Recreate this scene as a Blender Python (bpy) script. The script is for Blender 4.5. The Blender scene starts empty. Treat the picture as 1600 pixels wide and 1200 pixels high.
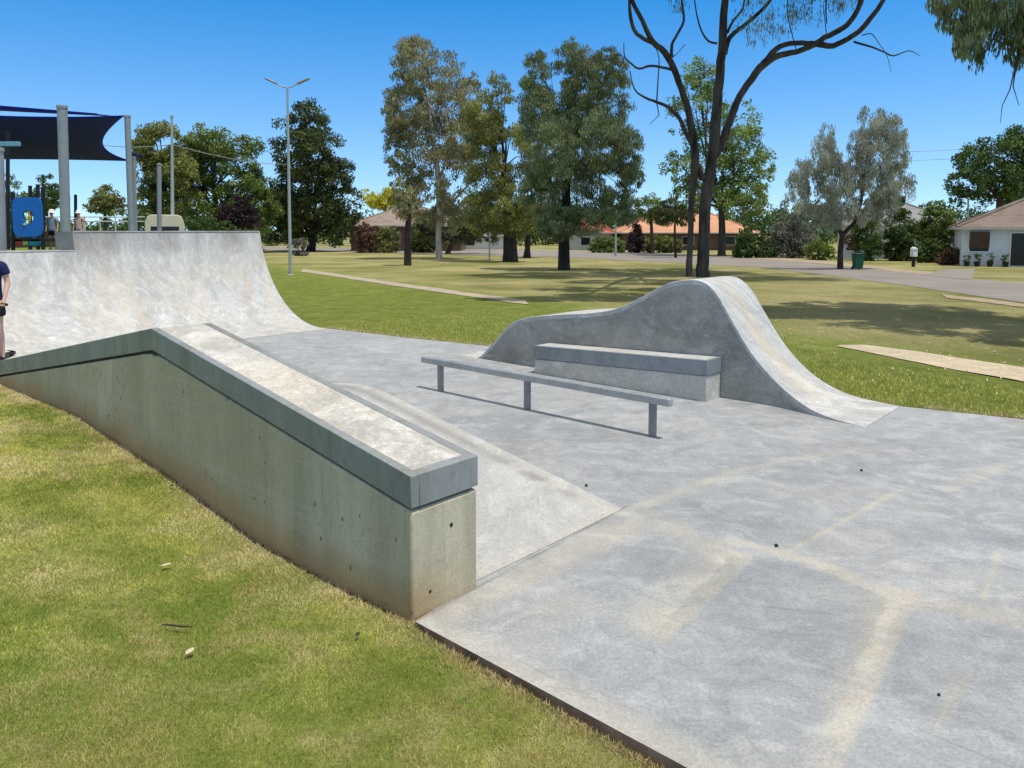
import bpy, bmesh, math, random
import numpy as np
from mathutils import Vector, Matrix

random.seed(7)
RNG = np.random.default_rng(11)
S = bpy.context.scene
COL = S.collection
R = math.radians

# ------------------------------------------------------------------ camera model (pixel <-> place helpers)
F, PITCH, YH, H = 1164.0, R(4.5), 360.0, 1.9
CY = YH + F * math.tan(PITCH)
TH = R(-42.2)
UX, UY = math.cos(TH), math.sin(TH)          # u: along the slab edge, to the right and towards the viewer
VX, VY = -UY, UX                             # v: across the park, away from the viewer


def ray(px, py):
    yc = -(py - CY) / F
    xc = (px - 800) / F
    f = math.cos(PITCH) + yc * math.sin(PITCH)
    w = -math.sin(PITCH) + yc * math.cos(PITCH)
    return xc / f, w / f                      # x and z-slope per metre of depth (y)


def at(px, py, Y):
    a, b = ray(px, py)
    return Vector((a * Y, Y, H + b * Y))


def uv(x, y):
    return x * UX + y * UY, x * VX + y * VY


def xy(u, v):
    return u * UX + v * VX, u * UY + v * VY


def onv(px, py, v):
    a, b = ray(px, py)
    Y = v / (a * VX + VY)
    return uv(a * Y, Y)[0], H + b * Y         # (u, z) on the upright plane v = const


def sst(a, b, x):
    t = np.clip((np.asarray(x, float) - a) / (b - a), 0, 1)
    return t * t * (3 - 2 * t)


# ------------------------------------------------------------------ numpy value noise
def vnoise(x, y, seed=0):
    xi = np.floor(x).astype(np.int64); yi = np.floor(y).astype(np.int64)
    xf = x - xi; yf = y - yi

    def h(a, b):
        n = (a * 374761393 + b * 668265263 + seed * 1442695041) & 0x7fffffff
        n = ((n ^ (n >> 13)) * 1274126177) & 0x7fffffff
        return ((n ^ (n >> 16)) & 0xffff) / 65535.0
    sx = xf * xf * (3 - 2 * xf); sy = yf * yf * (3 - 2 * yf)
    a = h(xi, yi) * (1 - sx) + h(xi + 1, yi) * sx
    b = h(xi, yi + 1) * (1 - sx) + h(xi + 1, yi + 1) * sx
    return a * (1 - sy) + b * sy


def fbm(x, y, seed=0, o=4):
    t = 0; s = 0.5; f = 1.0
    for i in range(o):
        t = t + s * vnoise(x * f + i * 17.3, y * f - i * 9.1, seed + i); s *= .5; f *= 2.03
    return t / (1 - .5 ** o)


# ------------------------------------------------------------------ terrain
V0 = 2.27                                     # near edge of the slab
LU = np.array([-40, -9.86, -7.37, -5.6, -4.2, -3.5, -2.93, -2.65, -1.3, 0, 9.])
LZ = np.array([.26, .16, .225, .112, -.03, -.035, -.02, -.008, -.022, -.03, -.035])
FU = np.array([-16, -12.6, -10.1, -8.4, -2.2, -1.1, 12.])
FV = np.array([8.21, 8.21, 8.48, 8.77, 8.72, 8.95, 10.3])


def vfar(u):
    return np.interp(u, FU, FV)


def gz(x, y):
    x = np.asarray(x, float); y = np.asarray(y, float)
    u, v = uv(x, y)
    z = -.8 * (1 - np.exp(-np.maximum(0, y - 18) / 45))
    e = np.interp(u, LU, LZ)
    top = np.maximum(e, .31)
    zn = e + (top - e) * sst(0, 2.9, V0 - v) + .012 * (fbm(u * 1.3, v * 1.3, 5) - .5) * sst(0, .5, V0 - v)
    z = np.where(v < V0 + .2, zn, z)
    q = -.37 * y - x
    m = 1.35 * sst(14.6, 15.6, -u) * sst(0, 3, q) * (1 - sst(34, 46, y))
    swell = .10 * np.exp(-((u + .6) / 3.5) ** 2) * sst(.1, 1.2, v - vfar(u)) * (1 - sst(1.6, 3.2, v - vfar(u)))
    z = z + np.where(v > V0 + .2, swell, 0)
    return np.where(m > .01, np.maximum(z, m), z)


def G(px, py, off=0.0):
    a, b = ray(px, py)
    z = 0.0; Y = 10.0
    for _ in range(40):
        Y = (z - H) / b
        z = .5 * z + .5 * float(gz(a * Y, Y))
    return Vector((a * Y, Y, z + off))


# ------------------------------------------------------------------ node helpers
class Mat:
    def __init__(s, name):
        s.m = bpy.data.materials.new(name); s.m.use_nodes = True
        s.t = s.m.node_tree; s.n = s.t.nodes; s.l = s.t.links
        s.bsdf = s.n['Principled BSDF']; s.bsdf.inputs['Specular IOR Level'].default_value = .3
        s.out = s.n['Material Output']
        s._geo = None

    def pos(s):
        if s._geo is None:
            s._geo = s.n.new('ShaderNodeNewGeometry')
        return s._geo.outputs['Position']

    def mapped(s, scale=(1, 1, 1), rotz=0.0, src=None):
        a = s.n.new('ShaderNodeMapping'); a.inputs['Rotation'].default_value = (0, 0, rotz)
        a.inputs['Scale'].default_value = scale
        s.l.new(src or s.pos(), a.inputs['Vector']); return a.outputs[0]

    def noise(s, scale, detail=4, rough=.55, vec=None, dist=0):
        a = s.n.new('ShaderNodeTexNoise'); a.inputs['Scale'].default_value = scale
        a.inputs['Detail'].default_value = detail; a.inputs['Roughness'].default_value = rough
        a.inputs['Distortion'].default_value = dist
        s.l.new(vec or s.pos(), a.inputs['Vector']); return a.outputs['Fac']

    def voro(s, scale, vec=None, out='Distance', feature='F1'):
        a = s.n.new('ShaderNodeTexVoronoi'); a.feature = feature; a.inputs['Scale'].default_value = scale
        s.l.new(vec or s.pos(), a.inputs['Vector']); return a.outputs[out]

    def ramp(s, fac, stops):
        a = s.n.new('ShaderNodeValToRGB'); e = a.color_ramp.elements
        while len(e) < len(stops): e.new(.5)
        for el, (p, c) in zip(e, stops):
            el.position = p
            el.color = (c, c, c, 1) if isinstance(c, (int, float)) else (*c, 1)
        s.l.new(fac, a.inputs[0]); return a.outputs[0]

    def mix(s, fac, a, b, mode='MIX'):
        m = s.n.new('ShaderNodeMix'); m.data_type = 'RGBA'; m.blend_type = mode; m.clamp_factor = True
        for k, val in ((0, fac), (6, a), (7, b)):
            if hasattr(val, 'is_linked') or hasattr(val, 'links'):
                s.l.new(val, m.inputs[k])
            elif k == 0: m.inputs[0].default_value = val
            else: m.inputs[k].default_value = (*val, 1)
        return m.outputs[2]

    def math(s, op, a, b=0.0, clamp=False):
        m = s.n.new('ShaderNodeMath'); m.operation = op; m.use_clamp = clamp
        for k, val in ((0, a), (1, b)):
            if hasattr(val, 'links'): s.l.new(val, m.inputs[k])
            else: m.inputs[k].default_value = val
        return m.outputs[0]

    def attr(s, name):
        a = s.n.new('ShaderNodeAttribute'); a.attribute_name = name; return a.outputs['Fac']

    def color(s, c):
        if hasattr(c, 'links'): s.l.new(c, s.bsdf.inputs['Base Color'])
        else: s.bsdf.inputs['Base Color'].default_value = (*c, 1)
        return s

    def rough(s, r):
        if hasattr(r, 'links'): s.l.new(r, s.bsdf.inputs['Roughness'])
        else: s.bsdf.inputs['Roughness'].default_value = r
        return s

    def bump(s, h, strength=.3, dist=.02):
        b = s.n.new('ShaderNodeBump'); b.inputs['Strength'].default_value = strength
        b.inputs['Distance'].default_value = dist
        s.l.new(h, b.inputs['Height']); s.l.new(b.outputs[0], s.bsdf.inputs['Normal']); return s


def paint(name, col, rough=.5, metal=0.0, var=.12, scale=6):
    m = Mat(name)
    n = m.ramp(m.noise(scale, 5), [(.3, 1 - var), (.7, 1 + var * .4)])
    m.color(m.mix(1.0, col, n, 'MULTIPLY')).rough(rough)
    m.bsdf.inputs['Metallic'].default_value = metal
    return m.m


def leaf_mat(name, dark, light, trans=.25):
    m = Mat(name)
    t = m.attr('tint')
    col = m.mix(t, dark, light)
    n = m.ramp(m.noise(.35, 3), [(.35, .75), (.65, 1.15)])
    col = m.mix(1.0, col, n, 'MULTIPLY')
    m.color(col).rough(.55)
    m.bsdf.inputs['Specular IOR Level'].default_value = .25
    tr = m.n.new('ShaderNodeBsdfTranslucent'); m.l.new(col, tr.inputs[0])
    mx = m.n.new('ShaderNodeMixShader'); mx.inputs[0].default_value = trans
    m.l.new(m.bsdf.outputs[0], mx.inputs[1]); m.l.new(tr.outputs[0], mx.inputs[2])
    m.l.new(mx.outputs[0], m.out.inputs[0])
    return m.m


def bark_mat(name, dark, light, sc=3):
    m = Mat(name)
    n = m.noise(sc, 6, .65, m.mapped((1, 1, .25)))
    m.color(m.ramp(n, [(.3, dark), (.7, light)])).rough(.9)
    m.bump(n, .6, .03)
    return m.m


# ------------------------------------------------------------------ mesh helpers
def tag(o, label=None, cat=None, group=None, kind=None):
    if label: o['label'] = label
    if cat: o['category'] = cat
    if group: o['group'] = group
    if kind: o['kind'] = kind
    return o


def thing(name, label, cat, loc, group=None):
    o = bpy.data.objects.new(name, None); COL.objects.link(o)
    o.empty_display_size = .2
    o.location = loc
    return tag(o, label, cat, group)


def link(name, me, mat, parent=None):
    o = bpy.data.objects.new(name, me); COL.objects.link(o)
    if mat: me.materials.append(mat)
    if parent is not None: o.parent = parent
    return o


class MB:
    def __init__(s, org=(0, 0, 0)):
        s.v = []; s.f = []; s.o = Vector(org)

    def add(s, vs, fs):
        k = len(s.v)
        s.v += [Vector(p) for p in vs]; s.f += [tuple(i + k for i in f) for f in fs]; return s

    def box(s, c, size, rz=0.0, M=None):
        c = Vector(c); h = Vector(size) / 2
        rot = M or Matrix.Rotation(rz, 3, 'Z')
        vs = [c + rot @ Vector((sx * h.x, sy * h.y, sz * h.z)) for sx in (-1, 1) for sy in (-1, 1) for sz in (-1, 1)]
        return s.add(vs, [(0, 1, 3, 2), (4, 6, 7, 5), (0, 4, 5, 1), (2, 3, 7, 6), (0, 2, 6, 4), (1, 5, 7, 3)])

    def prism(s, poly, a, b):                 # poly: 3-D points of one end; a->b offset vector of the other end
        n = len(poly); A = [Vector(p) + Vector(a) for p in poly]; B = [Vector(p) + Vector(b) for p in poly]
        return s.add(A + B, [tuple(range(n))[::-1], tuple(range(n, 2 * n))] + [(i, (i + 1) % n, n + (i + 1) % n, n + i) for i in range(n)])

    def tube(s, pts, rad, n=8, cap=True):
        pts = [Vector(p) for p in pts]
        if isinstance(rad, (int, float)): rad = [rad] * len(pts)
        rings = []; up = None
        for i, p in enumerate(pts):
            d = (pts[min(i + 1, len(pts) - 1)] - pts[max(i - 1, 0)])
            d = d.normalized() if d.length > 1e-9 else Vector((0, 0, 1))
            if up is None:
                up = Vector((1, 0, 0)) if abs(d.x) < .8 else Vector((0, 1, 0))
            a = (up - d * up.dot(d)).normalized(); up = a; b = d.cross(a)
            rings.append([p + (a * math.cos(2 * math.pi * k / n) + b * math.sin(2 * math.pi * k / n)) * rad[i] for k in range(n)])
        vs = [q for r in rings for q in r]
        fs = [(i * n + k, i * n + (k + 1) % n, (i + 1) * n + (k + 1) % n, (i + 1) * n + k) for i in range(len(pts) - 1) for k in range(n)]
        if cap: fs += [tuple(range(n))[::-1], tuple((len(pts) - 1) * n + k for k in range(n))]
        return s.add(vs, fs)

    def lathe(s, c, prof, n=16):              # prof: (radius, z)
        c = Vector(c)
        vs = [c + Vector((r * math.cos(2 * math.pi * k / n), r * math.sin(2 * math.pi * k / n), z)) for r, z in prof for k in range(n)]
        fs = [(i * n + k, i * n + (k + 1) % n, (i + 1) * n + (k + 1) % n, (i + 1) * n + k) for i in range(len(prof) - 1) for k in range(n)]
        fs += [tuple(range(n))[::-1], tuple((len(prof) - 1) * n + k for k in range(n))]
        return s.add(vs, fs)

    def build(s, name, mat, parent=None, smooth=30, bevel=0, seg=2, org=None):
        o3 = Vector(org) if org is not None else (Vector(parent_world(parent)) if parent is not None else s.o)
        me = bpy.data.meshes.new(name)
        me.from_pydata([tuple(p - o3) for p in s.v], [], s.f)
        bm = bmesh.new(); bm.from_mesh(me)
        bmesh.ops.recalc_face_normals(bm, faces=bm.faces); bm.to_mesh(me); bm.free()
        if smooth:
            me.polygons.foreach_set('use_smooth', [True] * len(me.polygons))
            me.set_sharp_from_angle(angle=R(smooth))
        o = link(name, me, mat, parent)
        if parent is None and org is None: o.location = s.o
        if bevel:
            b = o.modifiers.new('edge', 'BEVEL'); b.width = bevel; b.segments = seg; b.limit_method = 'ANGLE'; b.angle_limit = R(40)
            b.harden_normals = False
        return o


def parent_world(p):
    w = Vector((0, 0, 0))
    while p is not None:
        w += Vector(p.location); p = p.parent
    return w


def np_mesh(name, verts, nper, mat, parent=None, attrs=None, org=(0, 0, 0), smooth=False):
    """verts: (N*nper, 3) array, every nper of them one face; attrs: {name: per-vertex values}"""
    me = bpy.data.meshes.new(name)
    nv = len(verts); nf = nv // nper
    me.vertices.add(nv); me.vertices.foreach_set('co', (verts - np.array(org)).astype(np.float32).ravel())
    me.loops.add(nv); me.loops.foreach_set('vertex_index', np.arange(nv, dtype=np.int32))
    me.polygons.add(nf); me.polygons.foreach_set('loop_start', np.arange(0, nv, nper, dtype=np.int32))
    me.update(calc_edges=True)
    for k, val in (attrs or {}).items():
        a = me.attributes.new(k, 'FLOAT', 'POINT'); a.data.foreach_set('value', np.asarray(val, np.float32))
    return link(name, me, mat, parent)


def grid_mesh(name, P, mat, parent=None, attrs=None, org=(0, 0, 0), smooth=True, keep=None):
    """P: (m, n, 3) grid of points"""
    m, n = P.shape[:2]
    idx = np.arange(m * n).reshape(m, n)
    q = np.stack([idx[:-1, :-1], idx[:-1, 1:], idx[1:, 1:], idx[1:, :-1]], -1).reshape(-1, 4)
    if keep is not None: q = q[keep.ravel()]
    me = bpy.data.meshes.new(name)
    me.vertices.add(m * n); me.vertices.foreach_set('co', (P - np.array(org)).astype(np.float32).ravel())
    me.loops.add(q.size); me.loops.foreach_set('vertex_index', q.astype(np.int32).ravel())
    me.polygons.add(len(q)); me.polygons.foreach_set('loop_start', np.arange(0, q.size, 4, dtype=np.int32))
    me.update(calc_edges=True)
    if smooth: me.polygons.foreach_set('use_smooth', np.ones(len(q), bool))
    for k, val in (attrs or {}).items():
        a = me.attributes.new(k, 'FLOAT', 'POINT'); a.data.foreach_set('value', np.asarray(val, np.float32).ravel())
    return link(name, me, mat, parent)


def uvz(u, v, z=0.0):
    x, y = xy(u, v); return Vector((x, y, z))


def spline(pts, n):
    P = np.array(pts, float); d = np.r_[0, np.cumsum(np.hypot(*np.diff(P, axis=0).T[:2]))]
    Q = np.vstack([2 * P[0] - P[1], P, 2 * P[-1] - P[-2]])
    out = []
    for s in np.linspace(0, d[-1], n):
        i = min(max(np.searchsorted(d, s) - 1, 0), len(P) - 2)
        t = (s - d[i]) / (d[i + 1] - d[i])
        p0, p1, p2, p3 = Q[i:i + 4]
        out.append(.5 * (2 * p1 + (p2 - p0) * t + (2 * p0 - 5 * p1 + 4 * p2 - p3) * t * t + (3 * p1 - p0 - 3 * p2 + p3) * t ** 3))
    return np.array(out)


# ------------------------------------------------------------------ world, sun, camera
SUN_EL = R(74)
sh = Vector((.80, -.60)).normalized()          # level direction towards the sun
w = bpy.data.worlds.new('World'); S.world = w; w.use_nodes = True
nt = w.node_tree; bg = nt.nodes['Background']
sky = nt.nodes.new('ShaderNodeTexSky'); sky.sky_type = 'NISHITA'; sky.sun_disc = False
sky.sun_elevation = SUN_EL; sky.sun_rotation = math.atan2(sh.x, sh.y)
sky.air_density = 1.0; sky.dust_density = 0.0; sky.ozone_density = 2.6; sky.altitude = 100
hs = nt.nodes.new('ShaderNodeHueSaturation'); hs.inputs['Hue'].default_value = .501; hs.inputs['Value'].default_value = 1.36
tc = nt.nodes.new('ShaderNodeTexCoord'); sx = nt.nodes.new('ShaderNodeSeparateXYZ'); nt.links.new(tc.outputs['Generated'], sx.inputs[0])
mr = nt.nodes.new('ShaderNodeValToRGB'); nt.links.new(sx.outputs['Z'], mr.inputs[0])   # saturated blue low down, greyed overhead only to neutralise the fill light
while len(mr.color_ramp.elements) < 4: mr.color_ramp.elements.new(.5)
for e_, (p_, v_) in zip(mr.color_ramp.elements, ((0, .61), (.30, .73), (.40, .55), (.62, .08))): e_.position = p_; e_.color = (v_, v_, v_, 1)
m2_ = nt.nodes.new('ShaderNodeMath'); m2_.operation = 'MULTIPLY'; m2_.inputs[1].default_value = 2; nt.links.new(mr.outputs[0], m2_.inputs[0])
nt.links.new(m2_.outputs[0], hs.inputs['Saturation'])
vm = nt.nodes.new('ShaderNodeVectorMath'); vm.operation = 'MULTIPLY_ADD'; vm.inputs[1].default_value = (1, 1, .9); vm.inputs[2].default_value = (0, 0, .08)
vn = nt.nodes.new('ShaderNodeVectorMath'); vn.operation = 'NORMALIZE'
nt.links.new(tc.outputs['Generated'], vm.inputs[0]); nt.links.new(vm.outputs[0], vn.inputs[0])
if 'Vector' in sky.inputs: nt.links.new(vn.outputs[0], sky.inputs['Vector'])   # dry clear air: no yellow band at the horizon
nt.links.new(sky.outputs[0], hs.inputs['Color']); nt.links.new(hs.outputs[0], bg.inputs['Color'])
bg.inputs['Strength'].default_value = .135
sd = bpy.data.lights.new('Sun', 'SUN'); sd.energy = 3.75; sd.angle = R(.5); sd.color = (1, .955, .88)
so = bpy.data.objects.new('Sun', sd); COL.objects.link(so)
sdir = Vector((sh.x * math.cos(SUN_EL), sh.y * math.cos(SUN_EL), math.sin(SUN_EL)))
so.rotation_euler = (-sdir).to_track_quat('-Z', 'Y').to_euler(); so.location = (10, -5, 40)
cd = bpy.data.cameras.new('Camera'); cam = bpy.data.objects.new('Camera', cd); COL.objects.link(cam)
cam.location = (0, 0, H); cam.rotation_euler = (R(90) - PITCH, 0, 0)
cd.sensor_width = 36; cd.lens = 36 * F / 1600; cd.shift_y = -(600 - CY) / 1600
cd.clip_end = 5000; cd.clip_start = .05
S.camera = cam
S.view_settings.view_transform = 'Standard'; S.view_settings.look = 'None'; S.view_settings.exposure = 0.0; S.view_settings.gamma = 1
S.cycles.max_bounces = 6; S.cycles.diffuse_bounces = 4; S.cycles.transmission_bounces = 4; S.cycles.glossy_bounces = 2
S.cycles.use_denoising = True

# ================================================================== MATERIALS
def concrete(name, lo, hi, tan, stain=.35, attr=True, rot=TH, stretch=(.35, 1, 1), fine=1.0, rough=.75, cracks=0.0, cloud=1.0):
    m = Mat(name)
    vec = m.mapped(stretch, 0)
    big = m.noise(.8, 6, .62, vec, .5)
    mid = m.noise(3.2, 8, .68, m.mapped(stretch, .5), 1.6)
    c = m.ramp(big, [(.36, lo), (.64, hi)])
    pale = tuple(min(1, x * 1.32) for x in hi)
    c = m.mix(m.ramp(mid, [(.47, 0), (.60, .55 * cloud), (.78, .8 * cloud)]), c, pale)
    c = m.mix(m.ramp(m.noise(1.7, 9, .72, m.mapped(stretch, 1.3), 1.4), [(.50, 0), (.585, .42 * cloud), (.72, .62 * cloud)]), c, tuple(x * .70 for x in lo))
    sw = m.noise(2.2, 10, .75, m.mapped((1, .35, 1), .9), 3.0)          # trowel swirls
    c = m.mix(m.ramp(sw, [(.46, 0), (.5, .30 * cloud), (.54, 0)]), c, tuple(x * .8 for x in lo))
    c = m.mix(m.ramp(m.noise(11, 8, .8), [(.52, 0), (.70, .5)]), c, pale)
    warm = m.ramp(m.noise(.6, 6, .65), [(.48, 0), (.66, stain)])
    c = m.mix(warm, c, tan)
    if attr:
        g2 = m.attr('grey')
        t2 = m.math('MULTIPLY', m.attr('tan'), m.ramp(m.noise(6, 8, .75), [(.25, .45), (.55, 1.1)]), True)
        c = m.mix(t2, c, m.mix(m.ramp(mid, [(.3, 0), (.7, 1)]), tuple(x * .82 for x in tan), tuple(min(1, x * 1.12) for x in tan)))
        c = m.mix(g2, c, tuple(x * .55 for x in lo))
        c = m.mix(m.attr('dark'), c, (.125, .085, .05))
    g = m.ramp(m.noise(60 * fine, 6, .85), [(.30, .66), (.70, 1.28)])
    c = m.mix(1.0, c, g, 'MULTIPLY')
    sp = m.ramp(m.voro(30 * fine), [(.03, .42), (.09, 1)])
    pick = m.ramp(m.noise(5, 3, .6), [(.52, 0), (.6, 1)])
    c = m.mix(pick, c, m.mix(1.0, c, sp, 'MULTIPLY'))
    if cracks:
        for k_, (rz_, sc_) in enumerate(((TH, (.9, 26, 1)), (TH + .5, (1.3, 34, 1)))):   # wheel scuffs
            rv_ = m.mapped((1, 1, 1), -rz_)
            lines = m.ramp(m.noise(1.0, 3, .5, m.mapped(sc_, 0, rv_)), [(.66, 0), (.72, .38)])
            c = m.mix(lines, c, tuple(x * .62 for x in lo))
        cv = m.n.new('ShaderNodeMapping'); m.l.new(m.pos(), cv.inputs[0])
        nz = m.n.new('ShaderNodeTexNoise'); nz.inputs['Scale'].default_value = 2.5; nz.inputs['Detail'].default_value = 5; m.l.new(m.pos(), nz.inputs['Vector'])
        ad = m.n.new('ShaderNodeVectorMath'); ad.operation = 'MULTIPLY_ADD'; ad.inputs[1].default_value = (.5, .5, .5)
        m.l.new(nz.outputs['Color'], ad.inputs[0]); m.l.new(m.pos(), ad.inputs[2])
        e = m.voro(.42, ad.outputs[0], 'Distance', 'DISTANCE_TO_EDGE')
        ln = m.ramp(e, [(.0015, cracks), (.0045, 0)])
        ln = m.math('MULTIPLY', ln, m.ramp(m.noise(.5, 2), [(.5, 0), (.56, 1)]))
        c = m.mix(ln, c, (.10, .095, .085))
    m.color(c).rough(m.ramp(mid, [(.3, rough - .18), (.7, rough + .12)]))
    m.bump(m.noise(45, 7, .75), .22, .01)
    return m.m


M = {}
M['slab'] = concrete('pavement_concrete', (.285, .296, .302), (.368, .372, .366), (.465, .428, .352), .16, stretch=(.8, 1, 1), cracks=.004, cloud=.85)
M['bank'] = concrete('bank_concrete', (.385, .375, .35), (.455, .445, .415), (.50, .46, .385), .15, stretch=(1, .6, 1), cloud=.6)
M['pipe'] = concrete('quarter_pipe_concrete', (.40, .397, .38), (.525, .52, .495), (.55, .50, .41), .28, stretch=(1.3, 1.7, .25))
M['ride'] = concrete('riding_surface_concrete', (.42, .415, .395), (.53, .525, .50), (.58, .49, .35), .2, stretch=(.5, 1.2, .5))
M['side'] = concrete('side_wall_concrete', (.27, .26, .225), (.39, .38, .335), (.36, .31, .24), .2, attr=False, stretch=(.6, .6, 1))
M['body'] = concrete('ledge_body_concrete', (.37, .345, .275), (.44, .415, .345), (.44, .36, .22), .55, stretch=(1.6, 1.6, .35))
M['infill'] = concrete('ledge_top_concrete', (.42, .40, .35), (.58, .56, .50), (.58, .50, .36), .35, attr=False, stretch=(1, 1, 1), fine=.7)


def ledge_body_mat():
    m = Mat('ledge_body_weathered')
    s3 = m.mapped((2.0, 2.0, .22))
    c = m.ramp(m.noise(1.0, 6, .65, s3, .4), [(.36, (.44, .385, .265)), (.50, (.57, .505, .345)), (.62, (.66, .595, .425))])
    c = m.mix(m.ramp(m.noise(.55, 3, .5), [(.46, 0), (.56, .6)]), c, (.50, .43, .25))
    c = m.mix(m.ramp(m.noise(3, 5, .7, m.mapped((6, 6, .35))), [(.56, 0), (.68, .35)]), c, (.28, .265, .22))
    bl_ = m.ramp(m.noise(1.0, 4, .6, m.mapped((.35, .35, 16))), [(.55, 0), (.62, .22)])
    c = m.mix(bl_, c, (.62, .56, .42))
    c = m.mix(m.ramp(m.noise(6, 9, .8), [(.5, 0), (.66, .45)]), c, (.33, .31, .25))
    c = m.mix(m.attr('tan'), c, (.40, .24, .10))
    pits = m.voro(9, m.mapped((1.6, 1.6, .8)))
    pm = m.ramp(pits, [(.07, 1), (.13, 0)])
    pm2 = m.ramp(m.noise(1.7, 3, .6), [(.42, 0), (.5, 1)])
    c = m.mix(m.math('MULTIPLY', pm, pm2), c, (.11, .10, .085))
    g = m.ramp(m.noise(70, 3, .7), [(.25, .82), (.75, 1.12)])
    c = m.mix(1.0, c, g, 'MULTIPLY')
    m.color(c).rough(.85)
    m.bump(m.noise(40, 5, .7), .2, .01)
    return m.m


M['body'] = ledge_body_mat()


def steel(name, a, b, metal=.55, rough=.45, stain=0):
    m = Mat(name)
    c = m.ramp(m.noise(3, 6, .65, m.mapped((1, 1, .4)), .4), [(.3, a), (.7, b)])
    sc = m.ramp(m.noise(14, 4, .7), [(.55, 1), (.75, .72)])
    c = m.mix(1.0, c, sc, 'MULTIPLY')
    if stain:
        c = m.mix(m.ramp(m.noise(1.6, 7, .7, m.mapped((2.5, 2.5, .3))), [(.47, 0), (.62, stain)]), c, (.20, .19, .12))
        c = m.mix(m.ramp(m.noise(5, 8, .8), [(.55, 0), (.72, stain)]), c, (.40, .42, .42))
    m.color(c).rough(m.ramp(m.noise(8, 3), [(.3, rough - .1), (.7, rough + .15)]))
    m.bsdf.inputs['Metallic'].default_value = metal
    return m.m


M['cap'] = steel('galvanised_cap', (.235, .245, .235), (.325, .335, .315), .1, .45, .6)
M['gal'] = steel('galvanised_rail', (.36, .37, .365), (.50, .51, .50), .45, .36)
M['coping'] = steel('coping_steel', (.16, .165, .165), (.28, .28, .28), .4, .5)
M['post'] = paint('grey_post_paint', (.30, .32, .34), .45, .1)
M['postlight'] = paint('pale_pole_paint', (.42, .45, .43), .45, .2)
M['black'] = paint('black_paint', (.015, .016, .018), .5)
M['rubber'] = paint('dark_rubber', (.02, .02, .022), .7)
M['blue'] = paint('blue_play_plastic', (.012, .14, .50), .4)
M['teal'] = paint('teal_plastic', (.02, .25, .33), .4)
M['lime'] = paint('lime_plastic', (.36, .50, .06), .4)
M['yellow'] = paint('yellow_plastic', (.62, .45, .04), .4)
M['red'] = paint('red_plastic', (.45, .03, .03), .4)
M['cream'] = paint('cream_panel', (.62, .57, .44), .5)
M['white'] = paint('white_paint', (.76, .77, .78), .55)
M['tie'] = paint('tie_hole_shadow', (.03, .027, .022), .9)
M['trim'] = paint('pale_trim', (.55, .52, .46), .6)
M['glass'] = paint('dark_window_glass', (.02, .025, .03), .12)
M['green_bin'] = paint('bin_green', (.012, .09, .04), .45)
M['soil'] = paint('earth', (.20, .135, .08), .95, 0, .4, 12)
M['skin'] = paint('skin', (.60, .36, .27), .55, 0, .06, 10)
M['navy'] = paint('navy_cotton', (.010, .018, .075), .85, 0, .2, 14)
M['shorts'] = paint('black_shorts_cloth', (.012, .012, .015), .85)
M['hair'] = paint('brown_hair', (.06, .035, .02), .7, 0, .4, 40)
M['print'] = paint('white_print', (.7, .72, .76), .8)
M['hat'] = paint('white_hat_cotton', (.82, .80, .74), .85)
M['greyshirt'] = paint('blue_grey_cotton', (.22, .28, .36), .85)
M['pinkshirt'] = paint('pale_pink_cotton', (.55, .34, .30), .85)
M['rim'] = paint('soil_stained_slab_rim', (.38, .27, .17), .95, 0, .5, 9)
M['leafdry'] = paint('dry_leaf', (.52, .44, .30), .8)
M['leafdark'] = paint('dark_dry_leaf', (.035, .028, .02), .85)


def sail_mat():
    m = Mat('navy_shade_cloth')
    c = m.ramp(m.noise(2.5, 4), [(.3, (.003, .012, .30)), (.7, (.005, .018, .40))])
    m.color(c).rough(.8)
    return m.m


M['sail'] = sail_mat()


def lawn():
    m = Mat('lawn_grass')
    green = (.18, .27, .035); olive = (.31, .32, .08); straw = (.54, .46, .25); deep = (.15, .22, .038)
    n1 = m.noise(.55, 5, .6, None, .5); n2 = m.noise(2.3, 6, .65, None, .8)
    c = m.mix(m.ramp(n1, [(.38, 0), (.62, 1)]), green, olive)
    c = m.mix(m.ramp(n2, [(.52, 0), (.74, .75)]), c, straw)
    c = m.mix(m.ramp(m.noise(3.2, 5, .6), [(.55, 0), (.75, .7)]), c, deep)
    c = m.mix(m.attr('dry'), c, m.mix(m.ramp(m.noise(.16, 7, .68), [(.38, 0), (.62, 1)]), (.20, .205, .058), (.42, .365, .165)))
    c = m.mix(m.attr('green'), c, m.mix(m.ramp(n2, [(.35, 0), (.65, 1)]), (.135, .18, .028), (.25, .27, .058)))
    f = m.noise(55, 4, .75, m.mapped((1, 1, 1)))
    c = m.mix(1.0, c, m.ramp(f, [(.28, .55), (.72, 1.35)]), 'MULTIPLY')
    f2 = m.noise(9, 5, .75)
    c = m.mix(1.0, c, m.ramp(f2, [(.3, .72), (.7, 1.2)]), 'MULTIPLY')
    c = m.mix(m.attr('soil'), c, (.105, .072, .042))
    m.color(c).rough(.95)
    m.bsdf.inputs['Specular IOR Level'].default_value = .1
    m.bump(m.noise(38, 5, .8), .8, .05)
    return m.m


M['lawn'] = lawn()


def asphalt():
    m = Mat('asphalt')
    c = m.ramp(m.noise(.25, 5, .6), [(.3, (.225, .195, .165)), (.7, (.30, .265, .225))])
    c = m.mix(1.0, c, m.ramp(m.noise(30, 3, .7), [(.3, .85), (.7, 1.1)]), 'MULTIPLY')
    m.color(c).rough(.9); return m.m


M['road'] = asphalt()
M['path'] = concrete('path_concrete', (.36, .30, .215), (.46, .385, .275), (.46, .36, .23), .5, attr=False, stretch=(1, 1, 1))
M['dirt'] = paint('bare_dirt', (.40, .31, .20), .95, 0, .3, 3)


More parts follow.
